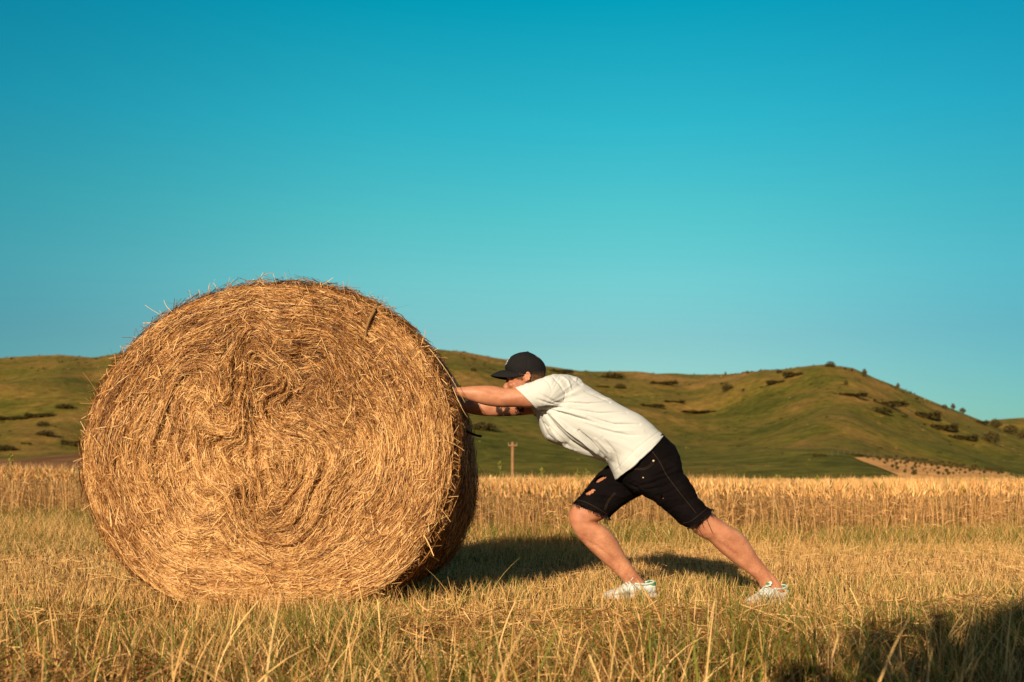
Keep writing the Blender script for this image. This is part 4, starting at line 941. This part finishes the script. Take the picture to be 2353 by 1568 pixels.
    dv += (fbm(px[:, 0] * .05 + 3, px[:, 1] * .09, 3) - .5) * .012; set_co(me, v + no * dv[:, None])
    # rips: real openings in the cloth
    jag = fbm(px[:, 0] * .35, px[:, 1] * .35, 2) - .5; rip = np.zeros(len(v), bool)
    for (cx_, cy_, a_, b_, an) in ((1378, 1100, 12, 5.2, -.4), (1355, 1130, 11, 5, -.45), (1521, 1143, 1.4, 3.4, -.2)):
        dx, dy = px[:, 0] - cx_, px[:, 1] - cy_; c_, s_ = math.cos(an), math.sin(an); e = np.hypot((dx * c_ + dy * s_) / a_, (-dx * s_ + dy * c_) / b_) + jag * .9; rip |= (e < .95) & (no[:, 1] < .15) & ((v[:, 1] > 5.37) if cx_ < 1450 else (v[:, 1] < 5.3))
    bm = bmesh.new(); bm.from_mesh(me); bm.verts.ensure_lookup_table(); bmesh.ops.delete(bm, geom=[bm.verts[i] for i in np.nonzero(rip)[0]], context='VERTS'); bm.to_mesh(me); bm.free()
    M_den = mat_plain('black_denim', (.005, .0035, .0038), .9, .06, bump=.3, bscale=500, var=.35, vscale=9)
    sho = child('shorts', me, M_den)
    # frayed threads at hems and rips
    b = Batch()
    def fray(line, n, L, Y, hd):
        line = catmull(np.array(line, float), 8); k = rng.integers(0, len(line), n); a = line[k]; ph = (rng.random(n) - .75) * math.pi
        dep = Y + hd * np.sin(np.clip(ph, -1.5, 1.5)); st = np.array([P(q[0], q[1], y_) for q, y_ in zip(a, dep)]); d = unit(rng.normal(size=(n, 3)) * .5 + [0, -.1, -1]); Ls = L * (.4 + rng.random(n) ** 2 * 1.3)
        t = np.linspace(0, 1, 4)[None, :, None]; P3 = st[:, None] + d[:, None] * Ls[:, None, None] * t + rng.normal(size=(n, 1, 3)) * (Ls * .25)[:, None, None] * t ** 2; P3[..., 1] -= .004
        sd = unit(np.cross(d, rng.normal(size=(n, 3)))); V, Q = ribbons(P3, np.full((n, 4), .003), np.repeat(sd[:, None], 4, 1)); b.add(V, Q, np.array([.014, .010, .011]))
    fray([(1317, 1155), (1342, 1160), (1372, 1177), (1402, 1191)], 220, .018, YR, .085); fray([(1385, 1180), (1400, 1192)], 30, .035, YR, .07); fray([(1579, 1213), (1600, 1203), (1620, 1186), (1637, 1169)], 200, .014, YL, .09)
    fray([(1600, 1206), (1612, 1195)], 10, .05, YL, .06); fray([(1630, 1170), (1638, 1170)], 12, .03, YL, .05); fray([(1364, 1100), (1383, 1087), (1396, 1072)], 40, .010, YR, .05); fray([(1336, 1136), (1352, 1118)], 40, .010, YR, .05)
    for (q0, q1, q2) in (((1622, 1188), (1628, 1205), (1637, 1224)), ((1600, 1207), (1606, 1218), (1611, 1225))):
        yy = YL - .075; A, B_, D = P(*q0, yy), P(*q1, yy), P(*q2, yy); tt = np.linspace(0, 1, 7)[:, None]; path = (1 - tt) ** 2 * A + 2 * tt * (1 - tt) * B_ + tt ** 2 * D; V, Q = ribbons(path[None], np.full((1, 7), .003), np.tile(np.array([[1., 0, 0]]), (1, 7, 1))); b.add(V, Q, np.array([.014, .010, .011]))
    fr_ = b.build('frayed_threads', M_leaf, sho); fr_['kind'] = 'stuff'
    # pocket and seam stitching, rivets
    from mathutils.bvhtree import BVHTree
    bv = BVHTree.FromPolygons([tuple(q) for q in get_co(sho.data)], [tuple(p.vertices) for p in sho.data.polygons])
    def cast(pxx, pyy, bvh, lift):
        d = Vector(((pxx - CX) / F, 1, -(pyy - HY) / F)); hit = bvh.ray_cast(Vector((0, 0, H)) + d * 4.5, d.normalized(), 3)
        if hit[0] is None: return None
        return np.array(hit[0]) - np.array(d) * lift
    b = Batch()
    for line in ([(1449, 1075), (1468, 1077), (1485, 1074), (1500, 1062)], [(1451, 1078), (1470, 1080), (1487, 1077), (1503, 1065)], [(1493, 1030), (1502, 1042), (1516, 1062), (1530, 1090)], [(1388, 1172), (1396, 1152), (1412, 1132)], [(1391, 1173), (1399, 1153), (1415, 1133)], [(1530, 1090), (1560, 1130), (1600, 1180)], [(1570, 1203), (1590, 1196), (1630, 1164)], [(1320, 1148), (1350, 1156), (1398, 1183)]):
        pts = [cast(q[0], q[1], bv, .0015) for q in catmull(np.array(line, float), 10)]; pts = [p for p in pts if p is not None]
        if len(pts) < 3: continue
        P3 = np.array(pts)[None]; d = unit(np.diff(P3, axis=1)); d = np.concatenate([d, d[:, -1:]], 1); sd = unit(np.cross(d, np.array([0, 1., 0]))); V, Q = ribbons(P3, np.full(P3.shape[:2], .0022), sd); b.add(V, Q, np.array([.045, .027, .016]))
    b.build('stitching', M_leaf, sho)
    M_rv = mat_plain('brass', (.55, .42, .22), .35, .6)
    for (qx, qy, r_) in ((1501.7, 1059.5, .006), (1478, 1098, .004)):
        c = cast(qx, qy, bv, .001)
        if c is None: continue
        bm = bmesh.new(); bmesh.ops.create_uvsphere(bm, u_segments=12, v_segments=8, radius=r_, matrix=Matrix.Translation(c)); m2 = bpy.data.meshes.new('rivet'); bm.to_mesh(m2); bm.free(); child('rivet', m2, M_rv, sho)
    # ---------------- cap
    ca = Solid()
    ca.loft([(1168, 862, 1251, 868, YM, .083), (1163, 855, 1253.5, 861, YM, .087), (1160, 845, 1254.5, 850, YM, .0885), (1164, 832, 1252, 838, YM, .084), (1175, 819, 1243, 826, YM, .070), (1191, 811.5, 1229, 816, YM, .045), (1206, 808.8, 1217, 810, YM, .016)], 5, 44, .95, hs=.012)
    me = ca.mesh('cap', .0045, 2, .5); v = get_co(me); no = get_no(me); cc = P(1211, 850, YM)
    az = np.arctan2(v[:, 1] - cc[1], -(v[:, 0] - cc[0])); dv = np.zeros(len(v))
    for k in range(6):
        d = np.abs((az - (k + .5) * math.pi / 3 + math.pi) % (2 * math.pi) - math.pi) * np.hypot(v[:, 0] - cc[0], v[:, 1] - cc[1]); dv -= .0022 * np.exp(-(d / .0035) ** 2)
    set_co(me, v + no * dv[:, None]); M_cap = mat_plain('black_twill', (.011, .010, .011), .85, .15, bump=.25, bscale=600, var=.15, vscale=30); M_cap_s = M_cap
    cap = child('cap', me, M_cap)
    nf, ntt = 41, 12; Vt = []; th_ = .0035
    for sgn in (0, 1):
        for j in range(ntt):
            for i in range(nf):
                f = -1.45 + 2.9 * i / (nf - 1); t = j / (ntt - 1); e = math.cos(f) ** .75
                pxx = 1207 - 45 * math.cos(f) + 3 - (38 * e) * t; pyy = 850 + 13 * t * e + 16 * math.sin(f) ** 2 - 3 * math.sin(t * math.pi) * e; p = P(pxx, pyy, YM); p[1] = YM + .086 * math.sin(f) * (1 - .10 * t * t); p[2] -= sgn * th_; Vt.append(p)
    Q = []; o2 = nf * ntt
    for j in range(ntt - 1):
        for i in range(nf - 1): a = j * nf + i; Q.append((a, a + 1, a + nf + 1, a + nf)); Q.append((o2 + a, o2 + a + nf, o2 + a + nf + 1, o2 + a + 1))
    for i in range(nf - 1): a = (ntt - 1) * nf + i; Q.append((a, a + 1, o2 + a + 1, o2 + a)); a = i; Q.append((a + 1, a, o2 + a, o2 + a + 1))
    for j in range(ntt - 1): a = j * nf; Q.append((a, a + nf, o2 + a + nf, o2 + a)); a = j * nf + nf - 1; Q.append((a + nf, a, o2 + a, o2 + a + nf))
    np_mesh('visor', Vt, Q, M_cap, parent=cap, smooth=True)
    bm = bmesh.new(); bmesh.ops.create_uvsphere(bm, u_segments=14, v_segments=8, radius=.0075, matrix=Matrix.Translation(P(1212, 809.5, YM)) @ Matrix.Diagonal((1, 1, .6, 1))); m2 = bpy.data.meshes.new('button'); bm.to_mesh(m2); bm.free(); child('button', m2, M_cap, cap)
    # white embroidery across the front panel (strokes laid on the crown)
    bvc = BVHTree.FromPolygons([tuple(q) for q in get_co(cap.data)], [tuple(p.vertices) for p in cap.data.polygons]); b = Batch()
    def crown(a, z):
        c0 = Vector((cc[0], YM, z)); d = Vector((-math.cos(a), math.sin(a), 0)); h_ = bvc.ray_cast(c0 + d * .3, -d, .3); return np.array(h_[0]) + np.array(d) * .0016
    z0, z1 = P(0, 839, YM)[2], P(0, 824, YM)[2]; zm = (z0 + z1) / 2
    for (a0, za, a1, zb) in ((-.48, z0, -.48, z1), (-.48, z1, -.30, z1), (-.30, z1, -.30, z0), (-.48, zm, -.30, zm), (-.2, z0, -.2, z1), (-.2, z0, -.02, z0), (.08, z0, .17, z1), (.17, z1, .26, z0), (.34, z0, .34, z1), (.34, z1, .48, z0), (.48, z0, .48, z1)):
        t = np.linspace(0, 1, 8); P3 = np.array([crown(.62 * (a0 + (a1 - a0) * q), za + (zb - za) * q) for q in t]); d = unit(P3[-1] - P3[0]); nrm = unit(P3.mean(0) - cc); sd = unit(np.cross(d, nrm)); V, Q = ribbons(P3[None], np.full((1, 8), .0055), np.tile(sd[None, None], (1, 8, 1))); b.add(V, Q, np.array([.8, .8, .78]))
    b.build('embroidery', M_leaf, cap)
    # strap slot patch at the back
    b = Batch(); P3 = np.array([crown(math.pi - .35, P(0, y_, YM)[2]) for y_ in np.linspace(845, 858, 6)]); V, Q = ribbons(P3[None], np.full((1, 6), .012), np.tile(np.array([[[.6, -.8, 0]]]), (1, 6, 1))); b.add(V, Q, np.array([.30, .15, .04])); b.build('strap_tab', M_leaf, cap)
    # ---------------- hair: short strands below the cap
    bvh_ = BVHTree.FromPolygons([tuple(q) for q in get_co(man.data)], [tuple(p.vertices) for p in man.data.polygons]); b = Batch(); st = []; nn = []
    for _ in range(9000):
        for sgn in (-1, 1):
            qx, qy = random.uniform(1184, 1252), random.uniform(854, 884)
            side_ok = (1186 < qx < 1199 and qy < 872 - (qx - 1190) * -.2 and random.random() < .8) or (1219 < qx < 1252 and qy < 884 - (qx - 1219) * .25)
            if not side_ok: continue
            p = P(qx, qy, YM); h_ = bvh_.ray_cast(Vector((p[0], YM + sgn * .2, p[2])), Vector((0, -sgn, 0)), .3)
            if h_[0] is not None and abs(h_[0].y - YM) < .095: st.append(np.array(h_[0])); nn.append(np.array(h_[1]))
    st = np.array(st); nn = np.array(nn); n = len(st); d = unit(nn * .45 + np.array([.45, 0, -.75]) + rng.normal(size=(n, 3)) * .3); L = .007 + .008 * rng.random(n)
    t = np.linspace(0, 1, 3)[None, :, None]; P3 = st[:, None] + d[:, None] * L[:, None, None] * t; sd = unit(np.cross(d, nn)); m = rng.random((n, 1))
    V, Q = ribbons(P3, np.repeat(np.array([[.0016, .0013, .0005]]), n, 0), np.repeat(sd[:, None], 3, 1)); b.add(V, Q, np.repeat(np.array([.11, .05, .022]) * (1 - m) + np.array([.26, .14, .06]) * m, 6, 0)); b.build('hair', M_leaf, man)['kind'] = 'stuff'
    # ---------------- shoes
    M_sh = mat_plain('white_leather', (.66, .72, .70), .6, .3, bump=.15, bscale=120, var=.06, vscale=20); M_so = mat_plain('rubber_sole', (.58, .60, .60), .7, .3, var=.12, vscale=25); M_gr = mat_plain('green_leather', (.02, .22, .07), .6, .3, var=.1, vscale=30)
    def shoe(ankle_px, Y, rot, heel_back, lift):
        """local frame: toe towards -x, heel at +x, sole at z=0"""
        org = P(*ankle_px, Y); org[2] = lift; Rm = Matrix.Translation(org) @ Matrix.Rotation(rot, 4, 'Z'); e = bpy.data.objects.new('shoe', None); C.objects.link(e); e.parent = man; e.matrix_local = Rm
        # stations: x, half width, top height
        st_ = [(.094, .022, .078), (.086, .034, .088), (.065, .040, .086), (.03, .042, .079), (-.01, .043, .079), (-.045, .044, .084), (-.075, .045, .074), (-.11, .047, .060), (-.145, .045, .050), (-.175, .036, .042), (-.193, .018, .034)]
        A = catmull(np.array(st_), 5); th = np.linspace(0, 2 * math.pi, 32, endpoint=False); so_ = Solid(); Rg = []
        for x_, hw, tp in A:
            zb = .022; c, s = np.cos(th), np.sin(th); yy = hw * np.sign(c) * np.abs(c) ** .75; zz = (zb + tp) / 2 + (tp - zb) / 2 * np.sign(s) * np.abs(s) ** .8; Rg.append(np.stack([np.full(32, x_), yy * (1 - .16 * np.clip(s, 0, 1)), zz], -1))
        so_.rings(np.array(Rg)); me_ = so_.mesh('upper', .004, 2); up = child('upper', me_, M_sh, e)
        so_ = Solid(); Rg = []
        for x_, hw, tp in A:
            c, s = np.cos(th), np.sin(th); zt = .026 + (.006 if x_ < -.17 else 0); Rg.append(np.stack([np.full(32, x_ + (.004 if x_ > 0 else -.004)), (hw + .004) * np.sign(c) * np.abs(c) ** .5, zt / 2 + zt / 2 * np.sign(s) * np.abs(s) ** .4], -1))
        so_.rings(np.array(Rg)); child('sole', so_.mesh('sole', .0035, 2), M_so, e)
        so_ = Solid(); so_.ball((.072, 0, .074), (.029, .040, .017)); child('heel_tab', so_.mesh('heel_tab', .003, 2), M_gr, e)
        # padded collar, tongue, laces, green patch
        so_ = Solid(); so_.tube([(-.032, -.030, .082), (.0, -.036, .078), (.04, -.036, .079), (.075, -.026, .086), (.086, 0, .090), (.075, .026, .086), (.04, .036, .079), (.0, .036, .078), (-.032, .030, .082)], [.006] * 9, 10, 3); child('collar', so_.mesh('collar', .003, 1), M_sh, e)
        so_ = Solid(); Rg = []
        for x_, z_, hw in ((-.10, .066, .020), (-.075, .080, .023), (-.055, .098, .026), (-.045, .112, .026), (-.042, .118, .020)): Rg.append(np.stack([x_ + .005 * np.sin(th), hw * np.cos(th), z_ + .004 * np.sin(th)], -1))
        so_.rings(np.array(Rg)); tg_ = child('tongue', so_.mesh('tongue', .003, 1), M_sh, e)
        so_ = Solid(); so_.ball((-.0535, 0, .106), (.004, .016, .007), Matrix.Rotation(.5, 3, 'Y')); child('tongue_patch', so_.mesh('tongue_patch', .002, 1), M_gr, e)
        for q in range(5):
            x_ = -.062 - .014 * q; z_ = .089 - .0078 * q; so_ = Solid(); so_.tube([(x_ + .004, -.030, z_ - .012), (x_, -.016, z_), (x_ - .002, 0, z_ + .004), (x_, .016, z_), (x_ + .004, .030, z_ - .012)], [.003] * 5, 8, 2); child('lace', so_.mesh('lace', .002, 1), M_sh, e)
        return e
    shoe((1468, 1350), YR, R(16), 0, .004); shoe((1778, 1350), YL, R(38), 0, .0)
build_man()

# unseen leafy bush added behind the camera, shaped to cast the shadow at lower right
def build_shade_bush():
    b = Batch(); lobes = [(0, 0, 1.25, .45, .45, .55), (.35, 0, 1.1, .4, .4, .45), (-.35, .05, 1.15, .4, .4, .45), (.1, 0, 1.72, .36, .36, .32), (-.2, 0, .6, .4, .4, .5), (.3, 0, .55, .4, .4, .5)]
    b.add(*clump_arrays(lobes, 5200, .085, OLIVE)); o = b.build('bush', M_leaf); o.location = (.27, -1.15, 0); o.scale = (1.5, 1.1, 1.44); o.rotation_euler = (0, 0, -SUN_AZ)
    tag(o, 'unseen leafy bush added behind the viewpoint to cast shade on the grass', 'bush')
    bm = bmesh.new(); bmesh.ops.create_cone(bm, segments=10, radius1=.05, radius2=.025, depth=1.2, cap_ends=True, matrix=Matrix.Translation((0, 0, .6))); me = bpy.data.meshes.new('stem'); bm.to_mesh(me); bm.free()
    me.materials.append(mat_plain('bark', (.12, .08, .05), .9, .1)); c = bpy.data.objects.new('stem', me); C.objects.link(c); c.parent = o
build_shade_bush()
